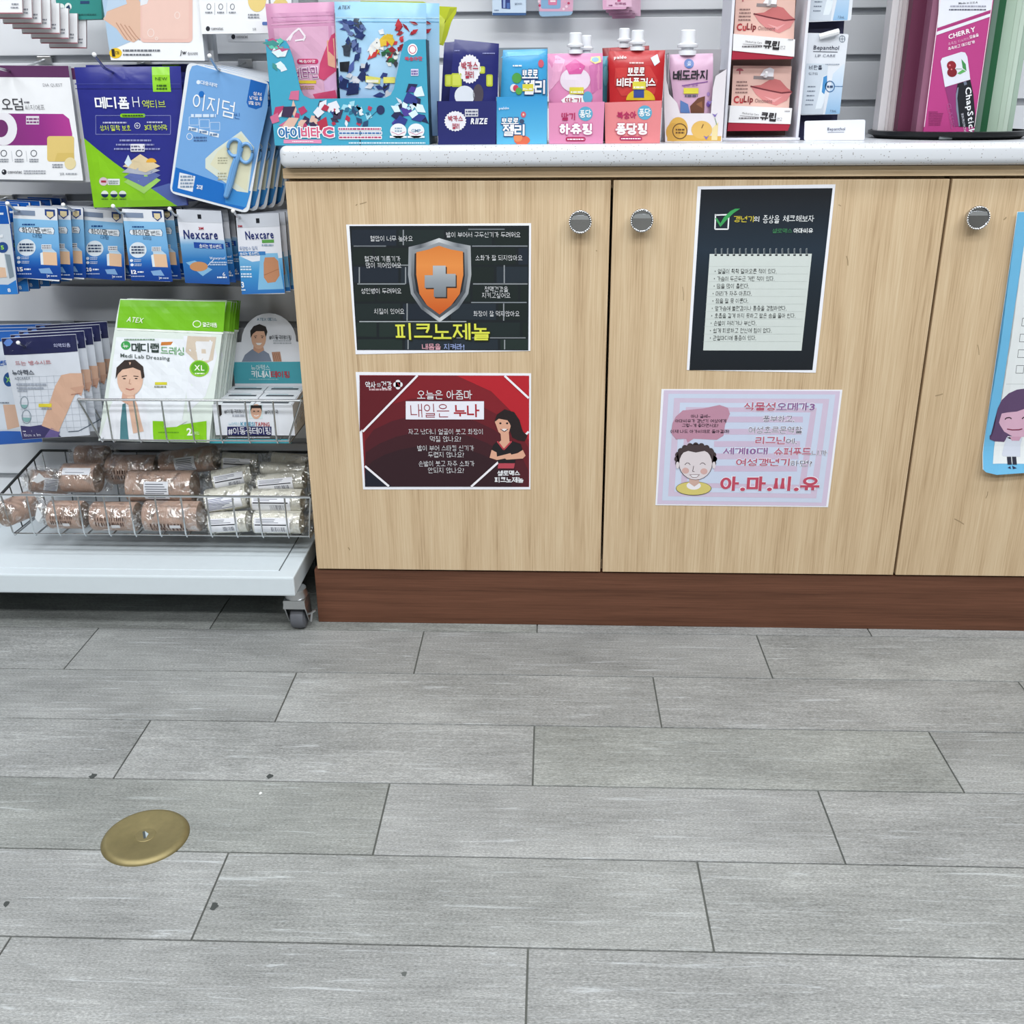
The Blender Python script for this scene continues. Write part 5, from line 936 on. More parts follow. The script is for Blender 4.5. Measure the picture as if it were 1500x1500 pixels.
def crumple(label, cx, cy, y, rx, rz, seed):
    c = at(*f7(cx, cy), y); T = thing('plastic_wrapper', label, 'plastic wrapper', rig((c.x, y, c.z-rz))); rn = random.Random(seed); mb = MB()
    mb.sphere((0, 0, rz), 1, M_FILM, 14); mb.v = [(x*rx*rn.uniform(.7, 1.15), y_*.02*rn.uniform(.7, 1.1), rz+(z-rz)*rz*rn.uniform(.7, 1.15)) for x, y_, z in mb.v]; mb.build('film', T)
    MB().prism([(-rx*.2, rz*.8), (rx*.25, rz*1.7), (rx*.55, rz*1.0), (rx*.05, rz*.5)], -.024, -.0235, mat('#d5dade')).build('paper_slip', T)
crumple('crumpled clear wrapper with a white slip at the back left of the low basket', 190, 235, .1, .035, .017, 3)
crumple('crumpled clear wrapper beside the forward facing tan roll', 195, 400, .04, .02, .026, 5)
# ================================================================ goods on the worktop
Z2 = (380, 0, 5); Z3 = (640, 0, 3.409); Z4 = (1050, 0, 3.3333); Z8 = (1200, 0, 5); ZT = (640, 0, 4.69)
def shards(A, pts, cols, L=3, seed=1):
    """loose abstract splinters of colour"""
    rn = random.Random(seed)
    for cx, cy, w, h in pts:
        for k in range(9):
            x, y = cx+rn.uniform(-.5, .5)*w, cy+rn.uniform(-.5, .5)*h; a = rn.uniform(0, 6.28); l, t = rn.uniform(.25, .6)*max(w, h)*.6, rn.uniform(.12, .3)*min(w, h)
            A.poly([(x+l*math.cos(a), y+l*math.sin(a)), (x-t*math.sin(a), y+t*math.cos(a)), (x-l*.7*math.cos(a), y-l*.7*math.sin(a)), (x+t*math.sin(a), y-t*math.cos(a))], rn.choice(cols), L+k*.7)
def tray_box(name, label, Z, outline, y, depth, col, side, group=None, back=.75, cat='display box'):
    """open cardboard tray: a cut-out front panel, two sides, floor and back"""
    ox, oy, k = Z; xs = [p[0] for p in outline]; bx = (min(xs)+max(xs))/2; by = max(p[1] for p in outline)
    c = at(ox+bx/k, oy+by/k, y); M = rig((c.x, y, WZ+.0003)); T = thing(name, label, cat, M, group); A = Art(M, *Z); q = [A.pt(p) for p in outline]; q = [(x, max(z, 0)) for x, z in q]
    q = [(x, 0 if z < .004 else z) for x, z in q]
    MB().prism(q[::-1], 0, .0012, mat(col), mat(side)).build('front_panel', T)
    b0 = [p for p in q if p[1] == 0]; xl, xr = min(p[0] for p in b0), max(p[0] for p in b0); tl = min(q, key=lambda p: p[0]-p[1]*3); tr = max(q, key=lambda p: p[0]+p[1]*3)
    for s, (xa, t) in enumerate(((xl, tl), (xr, tr))):
        xb = xa+(.0012 if s == 0 else -.0012); za = t[1]; mb = MB(); x0, x1 = sorted((xa, xb)); mb.box(x0, x1, .0012, depth, 0, za, mat(side)); mb.build('side_panel', T)
    zb_ = max(p[1] for p in q)*back
    MB().box(xl, xr, depth, depth+.0012, 0, zb_, mat(side)).build('back_panel', T); MB().box(xl+.0013, xr-.0013, .0013, depth-.0002, 0, .001, mat(side)).build('tray_floor', T)
    return T, M, A
# --- vitamin display box
ol = [(42, 288), (150, 286), (195, 300), (214, 330), (245, 420), (275, 545), (300, 650), (325, 700), (375, 724), (920, 716), (960, 696), (985, 650), (1015, 500), (1040, 375), (1060, 310), (1095, 290), (1218, 288), (1246, 1068), (114, 1073)]
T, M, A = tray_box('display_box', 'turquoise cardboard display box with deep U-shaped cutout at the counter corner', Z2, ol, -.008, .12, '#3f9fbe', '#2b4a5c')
C3 = Art(M, *Z2); shards(C3, [(120, 400, 110, 220), (130, 330, 90, 90)], ['#5cc0a8', '#3f8f8c', '#dfe6ee', '#b5507e', '#d8e8ee'], seed=2)
shards(A, [(190, 800, 170, 260), (330, 850, 140, 130)], ['#b23a66', '#e6dfe4', '#3a2c4c', '#c86a8e', '#d8b4a4'], seed=3)
shards(A, [(500, 830, 170, 190), (590, 860, 120, 100)], ['#b0304a', '#2c3c7c', '#dfe2ea', '#3a3450', '#8a2c44'], seed=4)
shards(A, [(690, 790, 140, 90), (760, 850, 130, 120)], ['#9fd4e4', '#2c6c8c', '#dfeaf0', '#27486c', '#b53c5c'], seed=5)
B = Art(M, *Z2); shards(B, [(1100, 700, 180, 180), (1110, 860, 220, 160), (1050, 770, 150, 80)], ['#2c3a86', '#20264e', '#a9d4ea', '#d5e8f2', '#4a3c94', '#cfd6e2'], seed=6)
A.ell(888, 805, 30, 34, '#22305c', 5).line([(860, 815), (800, 870)], 4, '#2a3a5c', 5)
for b_, o_ in (('#f0f2f6', .09), (None, 0)):
    h = 78 if b_ is None else 92; e = 0 if b_ is None else 8; L = 9 if b_ else 10
    A.text('아이', 140-e, 970, 300+e, 970, h, b_ or '#2f6fa8', .05+o_, L); A.text('비타', 306-e, 968, 446+e, 968, h, b_ or '#d0587c', .05+o_, L); A.text('C', 462-e, 968, 545+e, 968, h, b_ or '#d0587c', .05+o_*.7, L)
A.rect(178, 1022, 455, 1050, '#d98ab0', 4).fill(240, 1030, 395, 1043, 1, '#f0e4ec')
for r, (a_, b_) in enumerate(((580, 895), (585, 900), (585, 898))): A.rrect(a_-4, 930+r*31, b_, 958+r*31, 8, '#eceef4', 5+r); A.fill(a_, 933+r*31, b_-6, 955+r*31, 1, ['#b8456c', '#3f6fa8', '#b8456c'][r], L=9, seed=r+4)
A.rect(735, 960, 742, 1070, '#2a3c4c', 6)
for x, s in ((1018, ''), (1148, 'GMP')):
    A.ell(x, 958, 60, 54, '#e6eaf0', 8).rect(x-62, 995, x+62, 1010, '#e6eaf0', 8); A.text(s, x-34, 957, x+34, 957, 24, '#5c86a8', .01, 10) if s else A.fill(x-25, 930, x+25, 970, 2, '#8aa8bc', L=10); A.line([(x-50, 965), (x, 988), (x+50, 965)], 4, '#c86a8e', 9)
A.fill(655, 1038, 1215, 1056, 1, '#cfe4ee'); B.ell(1122, 362, 36, 42, '#eef0f4', 4).ring(1122, 362, 28, 32, 6, '#c8506c', 5).text('복숭아맛', 1064, 430, 1195, 430, 32, '#c8405c', .04).rect(1110, 505, 1165, 555, '#d5cfea', 5).fill(1114, 512, 1160, 550, 2, '#6a5c9c', L=9)
A.build(T); B.build(T, 'wing_print'); C3.build(T, 'wing_print')
T, M, A = pack('vitamin_pouch', 'pink resealable vitamin pouch standing in the turquoise box', 'pouch', Z2, [(42, 28), (548, 14), (580, 1010), (150, 1020)], .018, 'pouch', t=.008, col='#c98fb2', fin='pouch', wr=.0008)
A.poly([(100, 100), (545, 85), (548, 150), (104, 165)], '#c38aae').line([(90, 130), (545, 112)], 5, '#b07a9e', 2).line([(92, 185), (548, 160)], 6, '#d9a8c6', 2).poly([(110, 210), (550, 190), (570, 720), (180, 720)], '#d5a6c2', 1)
A.poly([(450, 470), (530, 260), (556, 240), (566, 520), (480, 590), (440, 570)], '#c2456c', 3).poly([(500, 300), (550, 280), (560, 500), (510, 480)], '#d9a48c', 4).poly([(480, 600), (560, 540), (572, 660), (490, 680)], '#cfa6cc', 3).poly([(400, 690), (560, 660), (574, 725), (420, 725)], '#c2456c', 4).line([(210, 300), (260, 240), (300, 210), (345, 270), (330, 300)], 14, '#eee6ee', 4).line([(230, 300), (250, 260)], 10, '#eee6ee', 4).line([(270, 300), (340, 290)], 12, '#eee6ee', 4)
A.rrect(285, 432, 440, 470, 18, '#c2386c', 4).text('복숭아맛', 300, 451, 420, 451, 24, '#f0e8ee', .02).text('비타민', 262, 540, 440, 530, 90, '#eee6ee', .07, 7).text('비타민', 268, 540, 436, 530, 80, '#8c3c7c', .02).rect(300, 590, 425, 612, '#d8c03a', 5).fill(310, 625, 410, 655, 2, '#b08a5c')
A.build(T)
T, M, A = pack('vitamin_pouch', 'pale blue foil vitamin pouch in front, standing in the turquoise box', 'pouch', Z2, [(548, 12), (1222, 26), (1225, 1010), (610, 1010)], .012, 'pouch', t=.008, col=('z', 0, .2, [(0, '#7fa6d8'), (.5, '#a9cbe6'), (1, '#8fc4e4')]), fin='pouch', wr=.0012, group='foil vitamin pouches')
A.text('ATEX', 580, 56, 668, 52, 26, '#22344c', .01, slant=.3).line([(560, 128), (1220, 135)], 6, '#b9dcee', 2).line([(560, 158), (1220, 165)], 5, '#6fa8cc', 2)
shards(A, [(740, 210, 150, 150), (700, 360, 120, 140), (640, 230, 90, 180)], ['#27386c', '#3a4c86', '#3c4654', '#5a6c9c'], 4, 7); shards(A, [(900, 290, 160, 170), (920, 360, 200, 120)], ['#dfe2e6', '#c23a3c', '#d8b63a', '#4a5058', '#e4e4e0'], 4, 8)
shards(A, [(1080, 210, 150, 90), (1010, 330, 90, 120)], ['#b02c38', '#c8404a', '#dfe0e4', '#8a2430'], 4, 9); shards(A, [(1000, 430, 90, 120), (960, 400, 100, 90)], ['#2f7a4a', '#2a5c3c', '#dfe4e0', '#3a3c44'], 4, 10); shards(A, [(720, 580, 220, 190), (840, 520, 170, 120), (900, 660, 200, 80), (650, 560, 100, 130)], ['#222e5c', '#2c3c78', '#20242c', '#4a5c9c', '#c9cdd6', '#3f7ab0'], 4, 11)
A.poly([(785, 555), (895, 570), (890, 615), (785, 600)], '#d8d46a', 10).poly([(915, 565), (1000, 565), (1000, 608), (915, 610)], '#d8d46a', 10).rect(790, 585, 880, 605, '#e6e6da', 11)
A.build(T)
dup(T, Matrix.Translation((.017, .025, .002)) @ M, 'pale blue foil vitamin pouch half hidden behind the front foil one', 'foil vitamin pouches')
yl = [(740, 6), (1200, 12), (1290, 44), (1445, 52), (1440, 95), (1405, 160), (1375, 260), (1345, 335), (1312, 325), (1300, 1000), (760, 1000)]
c = at(380+1030/5, 200, .07); M = rig((c.x, .07, WZ+.0015)); T = thing('vitamin_pouch', 'yellow green pouch with a curled top corner behind the foil pouches', 'pouch', M); A = Art(M, *Z2)
q = [A.pt(p) for p in yl]; MB().prism([(x, max(z, 0)) for x, z in q][::-1], 0, .004, mat('#b9c22e', 'pouch')).build('pouch', T)
A.poly([(1310, 95), (1365, 150), (1330, 320), (1315, 320)], '#d2da5a').poly([(1395, 60), (1440, 58), (1370, 150), (1350, 180)], '#a3ac24'); A.build(T)  # paler and darker patches paint the shading of the wrinkled fold
# --- navy jelly box
def scallop(A, cx, cy, rx, ry, L):
    n = 44; A.poly([(cx+rx*(1 if k % 2 else .9)*math.cos(k*2*math.pi/n), cy+ry*(1 if k % 2 else .9)*math.sin(k*2*math.pi/n)) for k in range(n)], '#e2e2ea', L)
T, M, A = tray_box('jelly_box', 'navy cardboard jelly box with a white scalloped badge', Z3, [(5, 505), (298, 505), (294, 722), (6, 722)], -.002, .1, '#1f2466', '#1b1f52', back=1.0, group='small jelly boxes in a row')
scallop(A, 92, 605, 56, 52, 2); A.text('박카스', 56, 592, 130, 592, 30, '#a8324a', .03).text('젤리', 76, 630, 112, 630, 28, '#a8324a', .03).rect(140, 545, 206, 582, '#d5d6de', 3).fill(144, 549, 203, 580, 2, '#5c607c', L=5).text('RIIZE', 170, 605, 252, 605, 30, '#e6e8f0', .04, slant=.15); A.build(T)
def navy(q, y, label):
    T, M, A = pack('jelly_pouch', label, 'pouch', Z3, q, y, 'pouch', t=.007, col='#23286c', fin='pouch', group='navy jelly pouches')
    scallop(A, 165, 345, 56, 74, 2); A.text('박카스', 124, 330, 208, 330, 44, '#a8324a', .03).text('젤리', 142, 374, 186, 374, 36, '#a8324a', .03)
    for x, yy, w, h in ((100, 400, 26, 34), (58, 402, 18, 30), (264, 402, 16, 30), (228, 350, 14, 18)): A.rrect(x-w, yy-h, x+w, yy+h, 8, '#b4bf3a', 2); A.rrect(x-w+6, yy-h+7, x+w-6, yy+h-7, 5, '#c9d25c', 3)
    A.ell(140, 478, 50, 50, '#d5dbe6', 3).ell(208, 470, 26, 50, '#4a4450', 3).fill(90, 250, 115, 258, 1, '#8a90c0').fill(230, 262, 290, 272, 1, '#8a90c0'); A.build(T); return T, M
navy([(88, 196), (310, 218), (298, 712), (45, 712)], .006, 'navy jelly pouch with white scalloped badge, in front in the navy box')
T, M, A = pack('jelly_pouch', 'navy jelly pouch peeking out behind the front one in the navy box', 'pouch', Z3, [(38, 212), (120, 205), (120, 712), (12, 712)], .04, 'pouch', t=.006, col='#23286c', fin='pouch', group='navy jelly pouches')
# --- sky blue jelly box
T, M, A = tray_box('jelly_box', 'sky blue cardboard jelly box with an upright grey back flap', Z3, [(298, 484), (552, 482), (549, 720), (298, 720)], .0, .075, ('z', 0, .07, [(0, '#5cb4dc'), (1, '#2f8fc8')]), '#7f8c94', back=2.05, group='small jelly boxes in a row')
A.text('paldo', 310, 543, 360, 541, 16, '#dfe8f0', .02)
def ol2(A, s, x0, x1, yy, h, c='#eef0f4', o='#22407c', b=.05): A.text(s, x0-3, yy, x1+3, yy, h+8, o, b+.05, 8); A.text(s, x0, yy, x1, yy, h, c, b, 10)
ol2(A, '뽀로로', 322, 408, 604, 30); ol2(A, '젤리', 328, 438, 650, 58); A.ell(425, 700, 40, 24, '#d8694c', 3, 16, 0, 360).ell(405, 688, 22, 20, '#e08a5c', 4).ell(432, 572, 13, 15, '#c85a6c', 4).ell(432, 572, 5, 6, '#e8c8b0', 5).ell(424, 606, 12, 12, '#3a4c6c', 4); A.build(T)
T, M, A = pack('jelly_pouch', 'sky blue jelly pouch standing in the sky blue box', 'pouch', Z3, [(330, 250), (552, 244), (545, 712), (306, 712)], .02, 'pouch', t=.007, col='#3f9fd4', fin='pouch', wr=.0007)
A.fill(380, 322, 425, 336, 1, '#dfe8f0').poly([(318, 290), (350, 260), (545, 254), (545, 275), (360, 282)], '#5cb4e0', 1); ol2(A, '뽀로로', 426, 505, 370, 44); ol2(A, '젤리', 432, 540, 436, 72)
A.ell(400, 390, 24, 26, '#4f9a4a', 4).ell(385, 440, 18, 20, '#e2e4e6', 4).ell(395, 440, 14, 16, '#c8405c', 5).ell(410, 455, 16, 18, '#5ca84c', 6).ell(520, 318, 14, 20, '#c85a6c', 4).rect(428, 420, 482, 455, '#d8cf4a', 11).fill(432, 438, 478, 452, 1, '#e8e6d8', L=12); A.build(T)
# --- spouted pouches
def spout(T, A, x, ytop, ybot, w=46, tone='#e9ecf2'):
    a, b = A.pt((x, ytop)), A.pt((x, ybot)); h = a[1]-b[1]; r = (A.pt((x+w/2, ytop))[0]-A.pt((x-w/2, ytop))[0])/2; m = plain('white_cap_plastic', '#e6e9ef', .35)
    mb = MB(); n = 24
    mb.lathe([(r*1.15, 0), (r*1.15, h*.18), (r*.8, h*.2), (r*.8, h*.3), (r*1.3, h*.32), (r*1.35, h*.42), (r*1.0, h*.48), (r*.98, h*.96), (r*.85, h), (0, h)], m, n, c=(a[0], .004, b[1])); mb.build('cap', T, True)
def jpouch(label, q, y, col, Z=Z3, group=None):
    return pack('drink_pouch', label, 'pouch', Z, q, y, 'pouch', t=.009, col=col, fin='pouch', group=group, wr=.0006)
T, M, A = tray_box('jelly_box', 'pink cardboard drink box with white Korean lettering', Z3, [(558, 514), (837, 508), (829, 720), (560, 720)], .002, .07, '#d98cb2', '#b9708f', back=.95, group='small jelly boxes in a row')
A.text('딸기', 622, 582, 690, 582, 38, '#b0285c', .04).ell(742, 568, 36, 36, '#5ca4c4', 3).text('퐁당', 712, 570, 770, 566, 38, '#eef2f4', .03); ol2(A, '하츄핑', 612, 776, 645, 56, '#f0f0f4', '#c45a90', .06); A.rrect(643, 684, 742, 706, 9, '#b0285c', 3).fill(652, 689, 735, 702, 1, '#f0e0e8', L=8); A.build(T)
T, M, A = jpouch('pink drink pouch with white spout cap, in the pink box', [(552, 268), (828, 266), (826, 710), (566, 710)], .02, '#d487b2', group='spouted drink pouches')
A.poly([(552, 290), (600, 275), (640, 300), (610, 400), (560, 460)], '#e0a4c6', 2).ell(690, 400, 75, 62, '#e3d6e4', 3).poly([(640, 330), (690, 295), (740, 330), (720, 370), (660, 372)], '#cf5a9c', 4).poly([(760, 330), (826, 300), (820, 440), (770, 470)], '#c873a8', 3).poly([(770, 285), (815, 280), (820, 310), (790, 320), (765, 305)], '#e4d48a', 4).ell(790, 298, 18, 12, '#8ab4d4', 5).poly([(620, 500), (660, 470), (760, 480), (770, 512), (630, 515)], '#eef0f2', 5).text('딸기', 640, 505, 720, 505, 34, '#b0285c', .02).ell(752, 486, 24, 30, '#5ca4c4', 6).rect(662, 436, 732, 470, '#d8cf4a', 9).fill(668, 452, 728, 468, 1, '#eceadc', L=10); A.build(T); spout(T, A, 693, 162, 268, 64)
T, M, A = jpouch('teal drink pouch showing beside the pink one in the pink box', [(690, 282), (858, 280), (845, 706), (690, 706)], .05, '#4f97ac', group='spouted drink pouches'); A.ell(842, 380, 14, 50, '#6fb4c4', 2); A.build(T); spout(T, A, 748, 176, 284, 52)
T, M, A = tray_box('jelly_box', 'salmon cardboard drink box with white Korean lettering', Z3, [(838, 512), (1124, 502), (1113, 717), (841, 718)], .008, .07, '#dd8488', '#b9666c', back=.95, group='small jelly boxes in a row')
A.text('복숭아', 898, 576, 996, 574, 38, '#b0285c', .04).ell(1038, 562, 36, 36, '#5ca4c4', 3).text('퐁당', 1008, 563, 1066, 560, 38, '#eef2f4', .03); ol2(A, '퐁당핑', 892, 1050, 644, 58, '#f0f0f4', '#c45a70', .06); A.rrect(912, 682, 1025, 702, 9, '#b0285c', 3).fill(920, 687, 1018, 698, 1, '#f0e0e8', L=8); A.build(T)
T, M, A = jpouch('bright red drink pouch with white spout cap, in the salmon box', [(858, 256), (1140, 250), (1112, 710), (866, 710)], .026, '#b8262c', group='spouted drink pouches')
A.text('paldo', 884, 290, 946, 288, 20, '#ecdcdc', .04).fill(960, 308, 1030, 322, 1, '#e8c0c0'); ol2(A, '뽀로로', 950, 1035, 358, 42, '#f2eeee', '#8c1c24'); ol2(A, '비타플러스', 896, 1090, 412, 46, '#f2eeee', '#8c1c24')
A.poly([(890, 340), (1060, 330), (1100, 400), (1085, 470), (920, 480), (885, 420)], '#c43c3c', 2).ell(1015, 500, 72, 55, '#d8b82c', 4, 20, 0, 180).rect(980, 448, 1032, 488, '#3a4c94', 6).poly([(1065, 290), (1100, 270), (1112, 310), (1085, 330)], '#d5dcec', 4).rect(975, 408, 1040, 446, '#d8cf4a', 12).fill(980, 428, 1036, 444, 1, '#eceadc', L=13); A.build(T); spout(T, A, 1005, 150, 252, 64)
T, M, A = jpouch('dark red drink pouch behind the bright red one in the salmon box', [(826, 240), (1060, 228), (1060, 706), (850, 706)], .055, '#8c1e26', group='spouted drink pouches'); A.poly([(830, 262), (870, 240), (1055, 232), (1055, 246), (880, 256)], '#a42a30'); A.build(T); spout(T, A, 938, 140, 238, 54)
# --- pear drink box
ol = [(1128, 262), (1140, 268), (1146, 400), (1160, 470), (1200, 515), (1214, 566), (1368, 566), (1378, 440), (1392, 380), (1446, 345), (1424, 706), (1140, 708)]
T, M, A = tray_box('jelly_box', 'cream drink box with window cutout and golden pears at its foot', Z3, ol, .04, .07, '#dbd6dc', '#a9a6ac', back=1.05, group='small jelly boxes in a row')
A.ell(1205, 640, 48, 55, '#d2a750', 2).ell(1322, 648, 52, 45, '#d8b060', 2).ell(1180, 660, 36, 46, '#c89c48', 3).poly([(1150, 705), (1150, 670), (1420, 680), (1418, 704)], '#d2a750', 1).poly([(1375, 640), (1405, 610), (1400, 700), (1370, 700)], '#e0cf9c', 3).ring(1213, 655, 38, 40, 5, '#6a4c2c', 5).fill(1192, 640, 1236, 670, 2, '#6a4c2c', L=6)
for x, yy in ((1388, 575), (1345, 686), (1362, 510)): A.poly([(x-14, yy-8), (x, yy+12), (x+14, yy-12), (x+2, yy-2)], '#7c6cb0', 5)
A.line([(1388, 590), (1398, 625)], 3, '#5c8a5c', 4).line([(1330, 620), (1322, 640)], 4, '#6a4c2c', 5); A.build(T)
T, M, A = jpouch('lilac pear drink pouch with white spout cap, in the pear box', [(1150, 272), (1378, 266), (1372, 700), (1206, 700)], .055, '#cfa9c4', group='spouted drink pouches')
A.text('배도라지', 1176, 376, 1348, 374, 50, '#2a2830', .045).line([(1220, 428), (1350, 408)], 4, '#7c4c94', 4).text('with 벌꿀', 1226, 428, 1300, 420, 16, '#8c5ca4').ell(1256, 318, 24, 24, '#4a6cac', 4).text('꿀', 1246, 318, 1266, 318, 20, '#e0e6f0').rect(1228, 440, 1302, 468, '#d8cf4a', 9).fill(1234, 470, 1298, 488, 1, '#5c586c')
A.poly([(1212, 500), (1250, 520), (1260, 565), (1212, 562)], '#5c7cb4', 4).poly([(1260, 530), (1300, 490), (1335, 480), (1330, 565), (1265, 565)], '#6a4434', 4).poly([(1290, 520), (1320, 505), (1322, 540)], '#8a5c44', 5).ell(1352, 520, 10, 14, '#7c5cac', 4).ell(1352, 470, 8, 10, '#a98ac4', 4); A.build(T); spout(T, A, 1258, 148, 276, 78)
# --- lip ointment stand
f4 = lambda x, y: (Z4[0]+x/Z4[2], Z4[1]+y/Z4[2])
yc = .09; P0, P1 = at(*f4(38, 676), yc), at(*f4(392, 672), yc); cx = (P0.x+P1.x)/2; hw = (P1.x-P0.x)/2
M = rig((cx, yc, WZ+.0003)); T = thing('lip_ointment_stand', 'white cardboard stand with two tiers of lip ointment cartons', 'display stand', M)
cw = plain('white_board', '#dcdde6', .5)
MB().bbox(-hw-.004, hw+.004, -.004, .1, 0, .004, cw, .0008).build('base', T)
for s, w in ((-1, .0022), (1, .0022)): MB().bbox(s*hw-w, s*hw+w, 0, .1, .004, .34, cw, .0005).build('side_panel', T)
MB().box(-hw+.0023, hw-.0023, .085, .087, .004, .34, plain('brown_board', '#6a4f48', .7)).build('back_panel', T)
A = Art(M, *Z4); o = MB()
A.text('큐립', 46, 205, 46, 275, 26, '#9c4c54', .02) if False else None
def lipcarton(label, dz, q, dy):
    """header card with lips, box at its foot"""
    zb = WZ+dz; Mx = rig((cx, yc+.012+dy, zb)); T = thing('lip_ointment_carton', label, 'carton', Mx, 'lip ointment cartons'); A = Art(Mx, *Z4)
    A.d = .012
    h = [A.pt(p) for p in q[:4]]; MB().prism(h[::-1], .012, .0128, mat('#dfb9ae', 'gloss')).build('header_card', T)
    X, Y = q[0]; u = lambda x, y: (X+x, Y+y)
    A.poly([u(85, 100), u(135, 95), u(190, 62), u(230, 72), u(262, 108), u(288, 128), u(240, 135), u(150, 118)], '#c06c6c', 2).poly([u(85, 102), u(150, 118), u(240, 135), u(288, 128), u(262, 170), u(210, 196), u(150, 176), u(110, 140)], '#cf8484', 3).line([u(84, 101), u(150, 117), u(235, 134), u(288, 129)], 7, '#6c2c34', 4).poly([u(150, 150), u(200, 165), u(240, 150), u(200, 180)], '#dca0a0', 4)
    A.poly([u(100, 50), u(200, 56), u(196, 70), u(98, 66)], '#8a7f80', 4).poly([u(130, 50), u(150, 20), u(180, 8), u(200, 20), u(195, 55)], '#e6e6ec', 6)
    A.text('Cu', *u(2, 166), *u(48, 167), 36, '#b03038', .03, 6).text('Lip', *u(50, 168), *u(97, 170), 42, '#7a2028', .03, 6).text('Ointment', *u(106, 171), *u(190, 174), 20, '#7a5c5c', 0, 6)
    for k in range(4): A.fill(*u(16-k*2, 74+k*17), *u(70, 86+k*17), 1, '#8a6c68', seed=k)
    A.ell(*u(32, 26), 18, 12, '#a8505c', 4, 14, 0, 180); A.rect(*u(29, 26), *u(35, 42), '#a8505c', 4); A.build(T, 'lip_print')
    A2 = Art(Mx, *Z4); A2.d = -.012
    b = [A2.pt(p) for p in q[4:8]]; zlo = min(p[1] for p in b); zl2 = A2.pt(q[8])[1]
    MB().prism(b[::-1], -.012, .0115, mat('#e8e8ea')).build('carton_box', T)
    rd = [b[3], b[2], (b[2][0]-.003, zl2), (b[3][0]-.001, zl2)]; MB().prism(rd[::-1], -.011, .0115, mat('#a02038')).build('red_base', T)
    X, Y = q[4]; u = lambda x, y: (X+x, Y+y)
    A2.text('큐립', *u(146, 52), *u(224, 58), 42, '#221e22', .045).text('연고', *u(228, 66), *u(252, 68), 16, '#5c585c').text('Medical Lip Care', *u(58, 38), *u(138, 46), 11, '#4a464a').line([u(46, 50), u(140, 57)], 2, '#7a767a', 3).fill(*u(42, 56), *u(138, 68), 1, '#6a666a').fill(*u(265, 24), *u(292, 32), 1, '#9a969a'); A2.build(T, 'box_print')
def peg(T, A, p, y1):
    a = A.pt(p); MB().tube([(a[0], .084, a[1]), (a[0], y1, a[1]), (a[0], y1-.003, a[1]+.006)], .0022, M_WCARD).build('peg', T, True)
Am = Art(M, *Z4, d=.02); peg(T, Am, (236, 372), .012); peg(T, Am, (252, 22), .012)
lipcarton('lower lip ointment carton with pink lips header, on the base of the stand', .018, [(80, 320), (366, 323), (352, 535), (70, 520), (66, 515), (368, 528), (360, 606), (58, 598), (60, 640)], 0)
lipcarton('upper lip ointment carton with pink lips header, second tier of the stand', .125, [(95, -34), (385, -30), (376, 195), (84, 165), (82, 165), (382, 192), (378, 277), (78, 247), (80, 290)], 0)
# --- lip care hanging stand
y = .13; a, b = at(*f4(395, 650), y), at(*f4(566, 650), y); M = rig(((a.x+b.x)/2, y, WZ+.0003)); T = thing('lip_care_stand', 'navy upright stand holding two white lip care packs', 'display stand', M); A = Art(M, *Z4)
tp = A.pt((628, -60)); lf = A.pt((440, -60)); MB().prism([(-(b.x-a.x)/2, 0), ((b.x-a.x)/2+.006, 0), (tp[0]+.002, tp[1]), (lf[0], lf[1])], 0, .02, plain('navy_board', '#1a1d44', .5)).build('back_board', T)
MB().bbox(-.035, .04, -.03, .03, 0, .004, plain('navy_board', '#1a1d44', .5), .0006).build('foot', T)
def bep(label, q):
    T, M, A = pack('lip_care_pack', label, 'lip care pack', Z4, q, .112, t=.003, r=.003, col='#dde2ea', fin='gloss', group='lip care packs on the navy stand'); X, Y = q[0]
    u = lambda x, y: (X+x-.115*0, Y+y)
    hz = A.pt(u(0, 240))[1]; A.poly([u(128, 200), u(180, 150), u(184, 160), u(160, 396), u(88, 398)], ('z', 0, hz*1.6, [(0, '#8fb8dc'), (1, '#d5dfea')]), 1)
    A.text('Bepanthol', *u(32, 75), *u(156, 77), 26, '#33384a', .01).line([u(30, 92), u(150, 94)], 3, '#33384a', 3).text('LIP CARE', *u(40, 112), *u(138, 112), 13, '#6a7080').ring(*u(172, 30), 15, 17, 2.5, '#5c7080', 3).line([u(172, 16), u(172, 44)], 2, '#5c7080', 4).line([u(158, 30), u(186, 30)], 2, '#5c7080', 4)
    A.poly([u(-2, 150), u(104, 152), u(78, 398), u(-28, 398)], '#c9d3de', 3).text('비판톨', *u(10, 170), *u(74, 170), 22, '#3a4254', .02, 5).text('립크림', *u(8, 200), *u(52, 200), 12, '#5c6474', 0, 5).poly([u(78, 214), u(98, 205), u(98, 250), u(82, 340), u(70, 370), u(40, 372), u(58, 300)], '#dfe8f0', 4).poly([u(80, 216), u(98, 208), u(98, 250), u(84, 300), u(72, 290)], '#4a8cc4', 5)
    for k in range(5): A.fill(*u(4-k*3, 258+k*22), *u(42-k*3, 268+k*22), 1, '#7a8494', seed=k)
    A.ring(*u(112, 262), 24, 28, 4, '#3a6c9c', 5).fill(*u(98, 254), *u(126, 272), 1, '#3a4c6c').line([u(132, 262), u(175, 262)], 3, '#3a6c9c', 4).fill(*u(90, 150), *u(160, 158), 1, '#9aa4b4').text('7.5mL', *u(112, 382), *u(144, 382), 11, '#5c6474'); A.build(T)
    a = A.pt(u(60, 20)); c_ = A.pt(u(150, -5))
    MB().tube([(a[0], -.003, a[1]), ((a[0]+c_[0])/2+.004, -.007, (a[1]+c_[1])/2+.001), (c_[0], -.006, c_[1])], .0045, M_WCARD).build('hang_tab', T, True)
